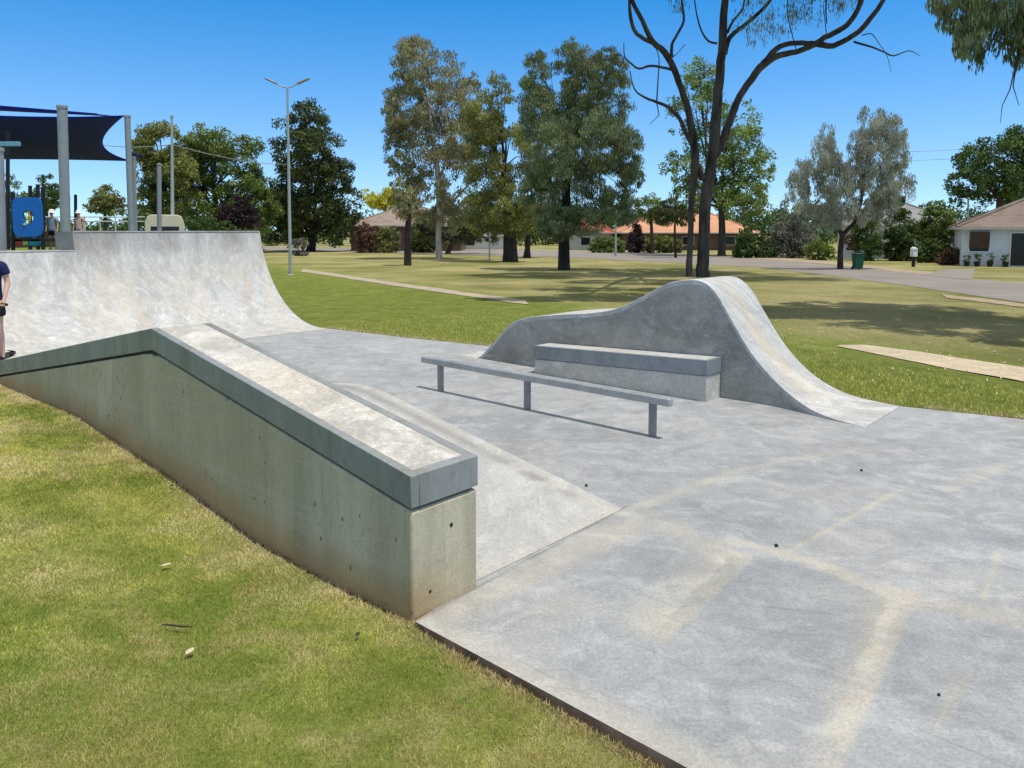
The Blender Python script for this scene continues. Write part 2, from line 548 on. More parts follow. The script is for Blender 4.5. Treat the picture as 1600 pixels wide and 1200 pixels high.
# ================================================================== GROUND (one sheet)
def build_ground():
    us = np.r_[-1500, -700, -350, -200, -130, -95, np.arange(-74, -18, 2.0), np.arange(-18, -10, .4), np.arange(-10, 4, .14), np.arange(4, 14, .4),
               np.arange(14, 40, 2.0), 50, 70, 100, 180, 400, 900, 1500]
    vneg = np.r_[-1500, -600, -250, -100, -50, -25, -12, -7, -4.5, np.arange(-3.2, 2.12, .12), 2.15, 2.232, 2.242]
    fr = np.r_[np.linspace(.0, 1, 5)]
    vpos = np.r_[0.02, .10, .25, .5, .8, 1.2, 1.7, 2.3, 3, np.arange(4, 20, 1.3), np.arange(20, 70, 2.2), 75, 85, 100, 120, 150, 200, 300, 450, 700, 1000, 1500]
    n = len(us)
    Ug = []; Vg = []; inside = []
    wob = .016 * (fbm(us * 2.2, us * 0, 3) - .5) * 2
    wall = sst(2.63, 2.74, -us) * .055
    for v in vneg:
        Ug.append(us); Vg.append(np.full(n, v) + ((wob * (wall < .01) + wall) if 2.14 < v < 2.3 else 0)); inside.append(np.zeros(n) + (1 if v > 2.236 else 0))
    vf = vfar(us)
    for f in fr:
        Ug.append(us); Vg.append(V0 + .03 + (vf - .03 - V0 - .03) * f); inside.append(np.ones(n))
    for v in vpos:
        Ug.append(us); Vg.append(vf + v); inside.append(np.zeros(n))
    U = np.array(Ug); V = np.array(Vg); I = np.array(inside)
    X, Y = xy(U, V)
    I = I * ((U > -15.3) & (U < 12.2))
    Z = np.where(I > 0, -.25, gz(X, Y))
    # outside the slab's u-range the interior rows carry the terrain on
    dv = V - vf
    A_, B_ = G(480, 424), G(1600, 586); ddx, ddy = B_.x - A_.x, B_.y - A_.y; dl = math.hypot(ddx, ddy)
    near = ((X - A_.x) * ddy - (Y - A_.y) * ddx) / dl * (1 if ((0 - A_.x) * ddy - (0 - A_.y) * ddx) > 0 else -1)
    near = near + 1.6 * (fbm(X * .35, Y * .35, 9) - .5)
    green = sst(-.2, .3, dv) * sst(-.6, .9, near) * .95
    dry = 1 - sst(-1.2, .3, near)
    tanb = np.exp(-((dv - .03) / .16) ** 2) * (.4 + .6 * fbm(X * 1.7, Y * 1.7, 31))
    soil = np.where(I > 0, 1, 0) + .8 * tanb * sst(.35, .6, fbm(X * 3, Y * 3, 77)) + .9 * sst(2.21, 2.233, V) * (V < 2.29)
    o = grid_mesh('ground', np.stack([X, Y, Z], -1), M['lawn'], None, {'green': green, 'dry': dry, 'soil': np.clip(soil, 0, 1)})
    tag(o, kind='structure')


build_ground()


# ================================================================== LAWN BLADES near the viewer
def build_grass():
    N = 620000
    u = RNG.uniform(-13, 3.4, N * 5); v = RNG.uniform(-2.3, 2.275, N * 5); v = np.where((u > -2.68) & (v > 2.232), v - .3, v)
    x, y = xy(u, v)
    ok = (y > 1.0) & (np.abs(x) < .80 * y + .5) & (y < 12)
    x, y, u, v = x[ok], y[ok], u[ok], v[ok]
    keep = RNG.random(len(x)) < np.clip((3.0 / y) ** 1.3, .05, 1)
    x, y, u, v = x[keep], y[keep], u[keep], v[keep]
    if len(x) > N: x, y, u, v = x[:N], y[:N], u[:N], v[:N]
    wl = V0 - v
    edge = np.exp(-(wl / .11) ** 2)
    patch = fbm(x * .8 + 3, y * .8, 41); p2 = fbm(x * 2.4, y * 2.4, 43); p3 = fbm(x * 6, y * 6, 47)
    dry = np.clip((patch * .35 + p2 * .35 + p3 * .3 - .475) * 8, 0, 1)
    for px_, py_, r_ in ((90, 905, .30), (140, 1120, .50), (60, 1180, .5), (700, 1120, .22), (420, 760, .2), (560, 830, .15), (20, 830, .25)):
        q_ = G(px_, py_); dry = np.maximum(dry, .95 * np.exp(-(((x - q_.x) ** 2 + (y - q_.y) ** 2) / r_ ** 2)) * (.5 + p3))
    n = len(x)
    L = RNG.uniform(.011, .024, n) * (.8 + .6 * p3) * np.where(y > 5, 1.25, 1) * (1 + .35 * edge * (RNG.random(n) < .3))
    W = RNG.uniform(.0012, .0023, n) * np.clip(y / 2.6, 1, 3.2)
    a = RNG.uniform(0, 2 * np.pi, n); lean = RNG.uniform(.35, 1.42, n); b = RNG.uniform(0, 2 * np.pi, n)
    z = gz(x, y) - .003
    P = np.stack([x, y, z], 1)
    side = np.stack([np.cos(a), np.sin(a), 0 * a], 1) * W[:, None]
    tipv = np.stack([np.cos(b) * np.sin(lean), np.sin(b) * np.sin(lean), np.cos(lean)], 1) * L[:, None]
    vs = np.stack([P - side, P + side, P + tipv], 1).reshape(-1, 3)
    tint = np.clip(dry * .75 + RNG.normal(0, .17, n) + .85 * edge, 0, 1)
    tint = np.where(RNG.random(n) < .09, np.clip(tint + .6, 0, 1), tint)
    shade = np.clip(.5 + (fbm(x * 1.3, y * 1.3, 53) - .5) * 2.6 + (fbm(x * 9, y * 9, 57) - .5) * 1.3 + RNG.normal(0, .16, n), 0, 1)
    m = Mat('grass_blades')
    g = m.mix(m.attr('shade'), (.235, .315, .040), (.70, .665, .145))
    st = m.mix(m.attr('shade'), (.58, .47, .19), (.84, .71, .42))
    c = m.mix(m.attr('tint'), g, st)
    m.color(c).rough(.6)
    tr = m.n.new('ShaderNodeBsdfTranslucent'); m.l.new(c, tr.inputs[0])
    mx = m.n.new('ShaderNodeMixShader'); mx.inputs[0].default_value = .35
    m.l.new(m.bsdf.outputs[0], mx.inputs[1]); m.l.new(tr.outputs[0], mx.inputs[2]); m.l.new(mx.outputs[0], m.out.inputs[0])
    o = np_mesh('grass', vs, 3, m.m, None, {'tint': np.repeat(tint, 3), 'shade': np.repeat(shade, 3)})
    tag(o, 'short mown grass blades on the near mound beside the ledge', 'grass', kind='stuff')
    # coarser tufts on the far lawn next to the concrete
    N = 60000
    u = RNG.uniform(-12.5, 5.5, N); dvv = RNG.exponential(1.1, N) + .0
    v = vfar(u) + dvv + .01
    x, y = xy(u, v)
    ok = (np.abs(x) < .75 * y + .5) & (dvv < 6)
    hump = (u > -8.2) & (u < -2.0) & (v < 8.82)
    ok &= ~hump
    pa, pb = G(1306, 541), G(1720, 608); dx_, dy_ = pb.x - pa.x, pb.y - pa.y; ll_ = math.hypot(dx_, dy_)
    ok &= ~((np.abs((x - pa.x) * -dy_ + (y - pa.y) * dx_) / ll_ < .9) & (((x - pa.x) * dx_ + (y - pa.y) * dy_) / ll_ > -.4))
    x, y, u, v, dvv = x[ok], y[ok], u[ok], v[ok], dvv[ok]
    n = len(x)
    L = RNG.uniform(.03, .065, n); W = RNG.uniform(.005, .009, n)
    a = RNG.uniform(0, 2 * np.pi, n); lean = RNG.uniform(.1, 1.1, n); b = RNG.uniform(0, 2 * np.pi, n)
    P = np.stack([x, y, gz(x, y) - .004], 1)
    side = np.stack([np.cos(a), np.sin(a), 0 * a], 1) * W[:, None]
    tipv = np.stack([np.cos(b) * np.sin(lean), np.sin(b) * np.sin(lean), np.cos(lean)], 1) * L[:, None]
    vs = np.stack([P - side, P + side, P + tipv], 1).reshape(-1, 3)
    tint = np.clip(.15 + RNG.normal(0, .18, n) + .75 * np.exp(-(dvv / .12) ** 2) + .5 * sst(1.5, 4, dvv), 0, 1)
    shade = np.clip(RNG.normal(.45, .22, n), 0, 1)
    o = np_mesh('grass', vs, 3, m.m, None, {'tint': np.repeat(tint, 3), 'shade': np.repeat(shade, 3)})
    tag(o, 'green grass tufts along the far edge of the concrete', 'grass', kind='stuff')


build_grass()


# ================================================================== PAVEMENT (skate slab)
def seg_mask(X, Y, A, B, w0, w1=None, soft=.04, seed=0, wob=.04, asym=0):
    w1 = w0 if w1 is None else w1
    A = np.array(A[:2]); B = np.array(B[:2]); d = B - A; L = np.hypot(*d)
    px = X - A[0]; py = Y - A[1]
    t = (px * d[0] + py * d[1]) / L ** 2
    sg = (px * -d[1] + py * d[0]) / L
    s = np.abs(sg) + wob * (fbm(X * 4, Y * 4, seed) - .5)
    w = w0 + (w1 - w0) * np.clip(t, 0, 1)
    over = np.maximum(np.maximum(-t, t - 1), 0) * L
    if asym:                                  # crisp on the right-hand side of A->B, fading to the left
        s2 = sg + w / 2
        return sst(-.012, .012, s2 + .02 * (fbm(X * 9, Y * 9, seed) - .5)) * (1 - sst(w * .3, w * 1.7, s2 + wob * (fbm(X * 4, Y * 4, seed) - .5))) * (1 - sst(0, .12, over))
    return (1 - sst(w / 2 - soft, w / 2 + soft, s)) * (1 - sst(0, .15, over))


def ground_pt(px, py):
    a, b = ray(px, py); Y = -H / b; return (a * Y, Y)


SEGS = [  # pixel ends on the slab (traced from the pale cement-paste bands), widths in metres, strength
    ((1015, 985), (1140, 866), .26, .32, .8, .03), ((1236, 860), (1400, 768), .035, .05, .9, .015),
    ((1158, 846), (1290, 886), .10, .14, .7, .05), ((1290, 886), (1405, 935), .14, .16, .75, .05),
    ((1405, 935), (1640, 975), .16, .2, .6, .06), ((1284, 1215), (1405, 925), .12, .22, 1.0, .03),
    ((975, 800), (1160, 733), .12, .10, .65, .06), ((1160, 733), (1345, 700), .10, .06, .5, .05),
    ((1000, 795), (1100, 850), .22, .25, .5, .10), ((1100, 850), (1160, 848), .2, .1, .5, .08),
    ((1536, 935), (1560, 868), .03, .04, .7, .015), ((1480, 765), (1570, 728), .12, .16, .45, .06),
    ((655, 985), (1000, 812), .20, .26, .55, .10), ((640, 985), (1110, 1205), .10, .10, .55, .06),
    ((1250, 715), (1345, 700), .05, .05, .5, .02), ((1470, 1130), (1500, 1060), .03, .08, .5, .03),
    ((1540, 690), (1600, 660), .10, .10, .3, .05),
    ((1000, 1190), (1260, 1215), .25, .3, .35, .14), ((800, 985), (900, 935), .3, .3, .25, .16),
    ((760, 620), (700, 600), .3, .3, .25, .2), ((1110, 632), (1300, 668), .2, .2, .35, .12)]


def build_pavement():
    us = np.r_[np.arange(-13.2, -6.2, .10), np.arange(-6.2, .6, .02), np.arange(.6, 9.01, .12)]
    nv = 330
    fr = np.linspace(0, 1, nv) ** 1.15
    vf = vfar(us)
    U = np.repeat(us[:, None], nv, 1); v0 = (V0 + .2 * (us < -2.72))[:, None]; V = v0 + (vf[:, None] - v0) * fr[None, :]
    X, Y = xy(U, V)
    tan = np.zeros_like(X); dark = np.zeros_like(X)
    for k, (a, b, w0, w1, s, soft) in enumerate(SEGS):
        tan = np.maximum(tan, .85 * s * seg_mask(X, Y, ground_pt(*a), ground_pt(*b), w0 * .8, w1 * .8, soft, k * 3, min(.12, w0 * .5), k in (0, 1, 5, 9, 11)))
    tan *= 1.25 * np.clip(.2 + 1.5 * fbm(X * 3.5, Y * 3.5, 91), 0, 1.1)
    tan = np.maximum(tan, .65 * (1 - sst(.05, .22, V - V0 + .1 * (fbm(X * 3, Y * 3, 14) - .5))) * (U > -2.72))
    # saw-cut control joints and the little dark gap at the foot of the bank
    for a, b in (((645, 972), (972, 795)),):
        dark = np.maximum(dark, .55 * seg_mask(X, Y, ground_pt(*a), ground_pt(*b), .016, .016, .012, 5, .004))
    grey = np.zeros_like(X)                    # separate pours: panels of slightly darker, bluer concrete
    xw, yw = X + .05 * (fbm(X * 3, Y * 3, 33) - .5), Y + .05 * (fbm(X * 3, Y * 3, 34) - .5)
    for poly, s_ in (([(1015, 992), (1143, 868), (1290, 893), (1388, 935), (1275, 1180), (1120, 1120)], .30), ([(1408, 942), (1530, 930), (1640, 985), (1700, 1260), (1290, 1230)], .24),
                     ([(985, 800), (1340, 706), (1392, 768), (1236, 858), (1120, 835)], .13), ([(790, 640), (1020, 690), (940, 770), (760, 700)], .12), ([(830, 975), (960, 850), (1060, 860), (960, 985), (900, 1040)], .16)):
        q = [ground_pt(*p) for p in poly]; ins = np.zeros(X.shape, bool)
        for (x0_, y0_), (x1_, y1_) in zip(q, q[1:] + q[:1]):
            ins ^= ((y0_ > yw) != (y1_ > yw)) & (xw < (x1_ - x0_) * (yw - y0_) / (y1_ - y0_ + 1e-9) + x0_)
        grey = np.maximum(grey, sst(.35, 1.5, V - V0) * ins * s_ * (.45 + 1.1 * fbm(X * 1.3, Y * 1.3, 44)))
    blot = sst(.62, .75, fbm(X * 1.1 + 7, Y * 1.1, 61)) * .10
    dark = np.maximum(dark, blot)
    o = grid_mesh('pavement', np.stack([X, Y, np.zeros_like(X)], -1), M['slab'], None, {'tan': np.clip(tan, 0, 1), 'dark': dark, 'grey': grey})
    # slab edges: rim skirts belong to the same mesh
    bm = bmesh.new(); bm.from_mesh(o.data)
    be = [e for e in bm.edges if len(e.link_faces) == 1]
    r = bmesh.ops.extrude_edge_only(bm, edges=be)
    nvs = [g for g in r['geom'] if isinstance(g, bmesh.types.BMVert)]
    ld = bm.verts.layers.float.get('dark')
    for q in nvs:
        q.co.z -= .14; q[ld] = .75
    r2 = [e for e in bm.edges if any(v_ in set(nvs) for v_ in e.verts) and abs(e.verts[0].co.z - e.verts[1].co.z) > .1]
    sp_ = bmesh.ops.bisect_edges(bm, edges=r2, cuts=1)
    for q in [g for g in sp_['geom_split'] if isinstance(g, bmesh.types.BMVert)]:
        q.co.z = -.018; q[ld] = .12
    o.data.materials.append(M['rim'])
    for f in bm.faces:
        f.normal_update()
        if abs(f.normal.z) < .5: f.material_index = 1
    bm.to_mesh(o.data); bm.free()
    o.data.polygons.foreach_set('use_smooth', [True] * len(o.data.polygons)); o.data.set_sharp_from_angle(angle=R(30))
    tag(o, kind='structure')
    b = MB()                                   # bare earth in the gap along the slab's near edge
    us2 = np.arange(-2.69, 9, .12)
    P = np.zeros((len(us2), 3, 3))
    for i, uu in enumerate(us2):
        for j, (vv, zz) in enumerate(((2.15, -.075), (2.24, -.065 - .012 * random.random()), (2.28, -.055))):
            x, y = xy(uu, vv); P[i, j] = (x, y, zz)
    tag(grid_mesh('earth_strip', P, M['soil']), kind='structure')


build_pavement()

# ================================================================== SKATE OBSTACLES
def uprism(mb, poly, v0, v1):                 # poly of (u, z) swept from v0 to v1
    A = [uvz(u, v0, z) for u, z in poly]; B = [uvz(u, v1, z) for u, z in poly]
    n = len(poly)
    mb.add(A + B, [tuple(range(n))[::-1], tuple(range(n, 2 * n))] + [(i, (i + 1) % n, n + (i + 1) % n, n + i) for i in range(n)])
    return mb


# ---- A-frame ledge
LV0, LV1 = 2.265, 2.722
uE, zE = onv(643, 745, LV0); uE = -2.71
uP, zP = onv(236, 513, LV0)
uB, zB = onv(0, 563.5, LV0)
sl = (zP - zB) / (uP - uB); uB2 = -11.6; zB2 = zP + sl * (uB2 - uP)
CAPH = onv(643, 745, LV0)[1] - onv(643, 796, LV0)[1]
root = thing('ledge', 'long A-frame concrete grind ledge with steel-edged cap, rising from the grass mound', 'skate ledge', uvz(-5.6, 2.6, 0))
GAP = .022
line = lambda dz: [(uE, zE + dz), (uP, zP + dz), (uB2, zB2 + dz)]


def build_body():
    ins = .005
    us = np.r_[np.linspace(uB2 + ins, uP - .06, 46), np.linspace(uP - .045, uP + .045, 7), np.linspace(uP + .06, uE - ins, 44)]
    top = np.interp(us, [uB2, uP, uE], [zB2, zP, zE]) - CAPH - GAP
    top = top - .03 * np.exp(-((us - uP) / .05) ** 2)           # the rounded arris under the kink
    nz = 14
    bm = bmesh.new(); ls = bm.verts.layers.float.new('tan')
    o3 = parent_world(root)
    bot = np.full(len(us), -.22)

    def face(v, flip):
        G_ = []
        for i, uu in enumerate(us):
            g = gz(*xy(uu, 2.2)) if v < 2.6 else 0
            row = []
            for k in range(nz + 1):
                z = bot[i] + (top[i] - bot[i]) * k / nz
                q = bm.verts.new(uvz(uu, v, z) - o3)
                h = z - float(g)
                n = float(fbm(np.array([uu * 3.0]), np.array([z * 1.2]), 21)[0])
                q[ls] = max(0, min(.8, (1 - max(h, 0) / (.13 + .26 * n)) * .9)) if v < 2.6 else max(0, .3 - h * 4)
                row.append(q)
            G_.append(row)
        for i in range(len(us) - 1):
            for k in range(nz):
                f = (G_[i][k], G_[i + 1][k], G_[i + 1][k + 1], G_[i][k + 1])
                bm.faces.new(f if not flip else f[::-1])
        return G_
    A = face(LV0 + ins, False); B = face(LV1 - ins, True)
    for i in range(len(us) - 1):
        bm.faces.new((A[i][nz], A[i + 1][nz], B[i + 1][nz], B[i][nz]))
    for g0, g1 in ((A[-1], B[-1]), (B[0], A[0])):
        for k in range(nz):
            bm.faces.new((g0[k], g1[k], g1[k + 1], g0[k + 1]))
    me = bpy.data.meshes.new('body'); bm.to_mesh(me); bm.free()
    me.polygons.foreach_set('use_smooth', [True] * len(me.polygons)); me.set_sharp_from_angle(angle=R(25))
    o = link('body', me, M['body'], root)
    b = o.modifiers.new('edge', 'BEVEL'); b.width = .012; b.segments = 2; b.limit_method = 'ANGLE'; b.angle_limit = R(50)


build_body()
SW = .055
mb = MB()
lo = line(-CAPH); hi = line(0)
for a, b in ((LV0, LV0 + SW), (LV1 - SW, LV1)):
    uprism(mb, [hi[0], hi[1], hi[2], lo[2], lo[1], lo[0]], a, b)
cap = mb.build('steel_edge', M['cap'], root, bevel=.004)
mb = MB()
s2 = (zE - zP) / (uE - uP)
uprism(mb, [(uE - SW, zE - s2 * SW - .001), (uE + .001, zE - .001), (uE + .001, zE - CAPH), (uE - SW, zE - s2 * SW - CAPH)], LV0 + SW - .0005, LV1 - SW + .0005)
mb.build('steel_end', M['cap'], root, bevel=.002)
mb = MB()
hi2 = [(uE - SW - .001, zE - s2 * SW - .005), (uP, zP - .005), (uB2, zB2 - .005)]
lo2 = [(u, z - CAPH + .03) for u, z in hi2]
uprism(mb, [hi2[0], hi2[1], hi2[2], lo2[2], lo2[1], lo2[0]], LV0 + SW, LV1 - SW)
lo3 = [(u - (.13 if i == 0 else 0), z - CAPH - GAP - .014 + (.13 * .17 if i == 0 else 0)) for i, (u, z) in enumerate(hi2)]
hi3 = [(u, z + .08) for u, z in lo3]
uprism(mb, [hi3[0], hi3[1], hi3[2], lo3[2], lo3[1], lo3[0]], LV0 + .17, LV1 - .17)
mb.build('concrete_infill', M['infill'], root)
for px, py, r in ((705, 820, .011), (672, 924, .008)):
    a, b = ray(px, py)
    # on the end face (u = uE)
    Y = (uE - .005) / (a * UX + UY); p = Vector((a * Y, Y, H + b * Y))
    mb = MB(); mb.tube([p - Vector((UX, UY, 0)) * .01, p + Vector((UX, UY, 0)) * .0025], r, 10)
    mb.build('tie_hole', M['tie'], root)

# ---- bank beside the ledge (goes up and over like the ledge)
bv0, bv1 = LV1 + .004, 4.18
uJ = -2.77
zz_ = onv(600, 612, bv1); zpk = zz_[1] * (uJ - uP) / (uJ - zz_[0])
root = thing('bank', 'pale low concrete ramp going up beside the A-frame ledge', 'skate bank', uvz(-5.6, 3.5, 0))


def build_bank():
    us = np.r_[np.linspace(-8.5, -5.9, 20), np.linspace(-5.8, -5.4, 9), np.linspace(-5.3, uJ, 60)]
    zt = np.where(us > uP, zpk * (uJ - us) / (uJ - uP), zpk * (us + 8.5) / (uP + 8.5)) + .003
    k = np.exp(-((us - uP) / .2) ** 2) * .03
    zt = zt - k
    fr = np.r_[np.linspace(0, 1, 40)]
    U = np.repeat(us[:, None], 44, 1); V = np.zeros_like(U); Z = np.zeros_like(U)
    V[:, :40] = bv0 + (bv1 - bv0) * fr; Z[:, :40] = zt[:, None]
    out = zt * .9
    for j, t in enumerate((.25, .55, .8, 1.0)):
        V[:, 40 + j] = bv1 + out * t; Z[:, 40 + j] = zt * (1 - t) ** 1.3
    V = np.where(zt[:, None] < .02, np.minimum(V, bv1 + .02), V)
    X, Y = xy(U, V)
    d = bv1 - V
    tan = np.exp(-((d - .10) / .09) ** 2) * .5 + .5 * np.exp(-((U - uJ) / .08) ** 2)
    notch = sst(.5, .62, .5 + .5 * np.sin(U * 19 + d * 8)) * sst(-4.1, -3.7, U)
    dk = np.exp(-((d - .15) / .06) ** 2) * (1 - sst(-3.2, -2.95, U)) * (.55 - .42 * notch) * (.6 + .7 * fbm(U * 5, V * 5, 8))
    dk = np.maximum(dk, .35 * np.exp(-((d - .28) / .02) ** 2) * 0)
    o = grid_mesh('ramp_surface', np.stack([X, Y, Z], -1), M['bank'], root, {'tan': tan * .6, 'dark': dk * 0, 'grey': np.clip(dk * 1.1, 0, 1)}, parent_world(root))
    o.data.set_sharp_from_angle(angle=R(25))


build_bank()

# ---- hump (roller) with vertical side wall
HV0, HV1 = 7.81, 8.72
hv = lambda u: HV0 - .24 * float(sst(-3.35, -2.3, u))        # the toe flares towards the viewer
prof_px = [(745, 560), (762, 545), (780, 525), (797, 507), (822, 497), (870, 492), (925, 489), (965, 482), (1003, 464), (1030, 449), (1055, 440), (1085, 437.5),
           (1103, 443), (1122, 463), (1143, 500), (1165, 538), (1190, 572), (1220, 604), (1255, 632), (1288, 649)]
prof = []
for px, py in prof_px:
    q_ = onv(px, py, HV0)
    for _ in range(6): q_ = onv(px, py, hv(q_[0]))
    prof.append(q_)
prof = [(u, max(z, 0)) for u, z in prof]
prof = [(prof[0][0] - .35, 0.0)] + prof + [(-2.38, .008), (-2.22, 0.0)]
HP = spline(prof, 120); HP[:, 1] = np.maximum(HP[:, 1], 0) + .004
root = thing('hump', 'tall wave-shaped concrete hump with grey side wall behind the bench ledge', 'skate hump', uvz(-5, 8.4, 0))


def build_hump():
    o3 = parent_world(root)
    mb = MB()
    poly = [(u, z - .012) for u, z in HP if z > .03]
    poly = [(poly[0][0], -.1)] + poly + [(poly[-1][0], -.1)]
    nn = len(poly)
    A = [uvz(u, hv(u) + .004, z) for u, z in poly]; B = [uvz(u, HV1 - .004, z) for u, z in poly]
    fs = []
    for off in (0, nn):                        # fan in strips so the sides stay planar and clean
        for i in range(1, nn - 2):
            fs.append((off, off + i, off + i + 1) if off else (off, off + i + 1, off + i))
        fs.append((off, off + nn - 2, off + nn - 1))
    vs = A + B
    for T_ in (A, B):
        vs = []; fs = []
        rows = 7
        for p in T_:
            for k in range(rows): vs.append(Vector((p.x, p.y, -.1 + (p.z + .1) * k / (rows - 1))))
        for i in range(nn - 1):
            for k in range(rows - 1): fs.append((i * rows + k, (i + 1) * rows + k, (i + 1) * rows + k + 1, i * rows + k + 1))
        mb.add(vs, fs)
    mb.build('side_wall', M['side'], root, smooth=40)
    # riding surface
    fr = np.r_[0, .012, np.linspace(.03, .97, 26), .988, 1]
    n = len(HP); m = len(fr)
    P = np.zeros((n, m + 2, 3)); tan = np.zeros((n, m + 2)); dk = np.zeros((n, m + 2))
    for i, (u, z) in enumerate(HP):
        for j in range(m + 2):
            jj = min(max(j - 1, 0), m - 1)
            v = hv(u) + (HV1 - hv(u)) * fr[jj]
            zz = z - (.006 if jj in (0, m - 1) else 0)
            if j in (0, m + 1): zz = max(z - .06, -.05)
            x, y = xy(u, v); P[i, j] = (x, y, zz)
            t = fr[jj]
            nz = float(fbm(np.array([t * 9 + .3 * u]), np.array([u * .8]), 13)[0])
            tan[i, j] = .65 * math.exp(-((t - .42 - .05 * math.sin(u * 1.5)) / .20) ** 2) * max(0, min(1, (nz - .3) * 3)) * max(0, min(1, (u + 4.3) / .5)) * max(0, min(1, (-2.6 - u) / .6))
    o = grid_mesh('riding_surface', P, M['ride'], root, {'tan': tan, 'dark': dk}, o3)
    o.data.set_sharp_from_angle(angle=R(40))


build_hump()

# ---- bench ledge against the hump
bl = uv(*ground_pt(833, 583)); br = uv(*ground_pt(1104, 629))
bv = .5 * (bl[1] + br[1]); bu0 = bl[0]; bu1 = br[0]
zl = onv(833, 540, bv)[1]; zr = onv(1107, 563.5, bv)[1]; ch = .172
root = thing('bench_ledge', 'low gently tilted concrete bench ledge with steel-faced top against the hump wall', 'skate ledge', uvz((bu0 + bu1) / 2, bv + .17, 0))
bw = HV0 - bv + .0
mb = MB(); uprism(mb, [(bu0 + .015, -.05), (bu1 - .012, -.05), (bu1 - .012, zr - ch - .006), (bu0 + .015, zl - ch - .006)], bv + .012, HV0 - .002)
o = mb.build('body', concrete('bench_body_concrete', (.48, .46, .39), (.58, .555, .49), (.56, .46, .31), .35, attr=False), root, bevel=.01)
mb = MB()
uprism(mb, [(bu0, zl - ch), (bu1, zr - ch), (bu1, zr), (bu0, zl)], bv, bv + .05)
sb = (zr - zl) / (bu1 - bu0)
uprism(mb, [(bu1 - .05, zr - sb * .05 - ch), (bu1 - .001, zr - ch), (bu1 - .001, zr - .001), (bu1 - .05, zr - sb * .05 - .001)], bv + .05, HV0 - .004)
mb.build('steel_edge', steel('bench_steel', (.22, .24, .24), (.33, .35, .345), .15, .5), root, bevel=.003)
mb = MB(); uprism(mb, [(bu0, zl - ch + .02), (bu1 - .051, zr - sb * .05 - ch + .02), (bu1 - .051, zr - sb * .05 - .003), (bu0, zl - .003)], bv + .05, HV0 - .004)
mb.build('concrete_top', M['ride'], root)

# ---- grind rail
pts = [uv(*ground_pt(*p)) for p in ((684, 612), (831, 638), (1017, 682.5))]
rv = sum(p[1] for p in pts) / 3
root = thing('grind_rail', 'low round galvanised grind rail on three square legs, in the middle of the concrete', 'grind rail', uvz(pts[1][0], rv, 0))
zr_ = [onv(px, py, rv)[1] for px, py in ((684, 562), (831, 584), (1017, 617))]
rz = sum(zr_) / 3; rr = .037
ru0 = onv(661, 563, rv)[0]; ru1 = onv(1049, 624, rv)[0]
mb = MB()
mb.box(uvz((ru0 + ru1) / 2, rv, rz - rr), (ru1 - ru0, .078, 2 * rr), TH)
mb.build('rail_bar', M['gal'], root, bevel=.014, seg=4)
for p in pts:
    mb = MB(); mb.box(uvz(p[0], rv, (rz - 1.9 * rr) / 2 - .02), (.062, .05, rz - 1.9 * rr + .04), TH)
    mb.build('leg', steel('rail_leg_steel', (.21, .22, .22), (.31, .32, .32), .3, .45), root, bevel=.004)

# ---- quarter pipe (tall part and lower part, one cast piece)
QR = 2.25; QU = -12.5
qv_end = 8.21
h1 = 1.88
run = lambda h: math.sqrt(2 * QR * h - h * h)
# pixel column 113 at the tall lip gives the step between the two heights
ut = QU - run(h1)
a, b = ray(113, 358); qv_step = None
Yk = ut / (a * UX + UY); qv_step = uv(a * Yk, Yk)[1]
h2 = 1.55
for _ in range(12):
    u2 = QU - run(h2); a, b = ray(60, 392.5); Yk = u2 / (a * UX + UY); h2 = H + b * Yk
qv0 = 1.3
DECK = .95
root = thing('quarter_pipe', 'wide pale curved concrete quarter pipe in two heights with steel coping', 'quarter pipe', uvz(QU - 1.2, 5, 0))


def arc_surface(h, v0, v1, name):
    phi = np.linspace(0, math.acos(1 - h / QR), 60)
    us = QU - QR * np.sin(phi); zs = QR * (1 - np.cos(phi)) + .003
    us = np.r_[QU + .25, us]; zs = np.r_[.002, zs]
    vs = np.r_[v0, np.linspace(v0 + .03, v1 - .03, int((v1 - v0) / .07)), v1]
    U = np.repeat(us[:, None], len(vs), 1); V = np.repeat(vs[None, :], len(us), 0); Z = np.repeat(zs[:, None], len(vs), 1)
    X, Y = xy(U, V)
    st = fbm(V * 5 - Z * 1.5, Z * .8 + V * .7, 17)
    tan = np.clip((st - .46) * 2.6, 0, .75) * (1 - sst(1.0, 1.5, Z)) + .25 * sst(.55, .65, fbm(V * 2, Z * 2, 3))
    dk = .30 * sst(1.35, 1.62, Z) * sst(.30, .6, fbm(V * 1.6, Z * 1.2 + 5, 37)) * (h > 1.7) + .14 * sst(.52, .72, fbm(V * 7 - Z * 3, Z * 1.1, 71))
    o = grid_mesh(name, np.stack([X, Y, Z], -1), M['pipe'], root, {'tan': np.clip(tan, 0, 1), 'dark': np.clip(dk, 0, 1)}, parent_world(root))
    return o


arc_surface(h1, qv_step, qv_end, 'tall_transition')
arc_surface(h2, qv0, qv_step, 'low_transition')


def arc_block(h, v0, v1, ins=.004):
    phi = np.linspace(0.02, math.acos(1 - h / QR), 40)
    us = QU - QR * np.sin(phi); zs = QR * (1 - np.cos(phi)) - .01
    poly = list(zip(us, zs)); e = poly[-1]
    poly += [(e[0] - DECK, e[1]), (e[0] - DECK, -.1), (poly[0][0], -.1)]
    mb = MB()
    A = [uvz(u, v0 + ins, z) for u, z in poly]; B = [uvz(u, v1 - ins, z) for u, z in poly]
    mb.add(A, [tuple(range(len(A)))]); mb.add(B, [tuple(range(len(B)))])
    n = len(poly); mb.add([A[40], A[41], B[41], B[40]], [(0, 1, 2, 3)])
    return mb


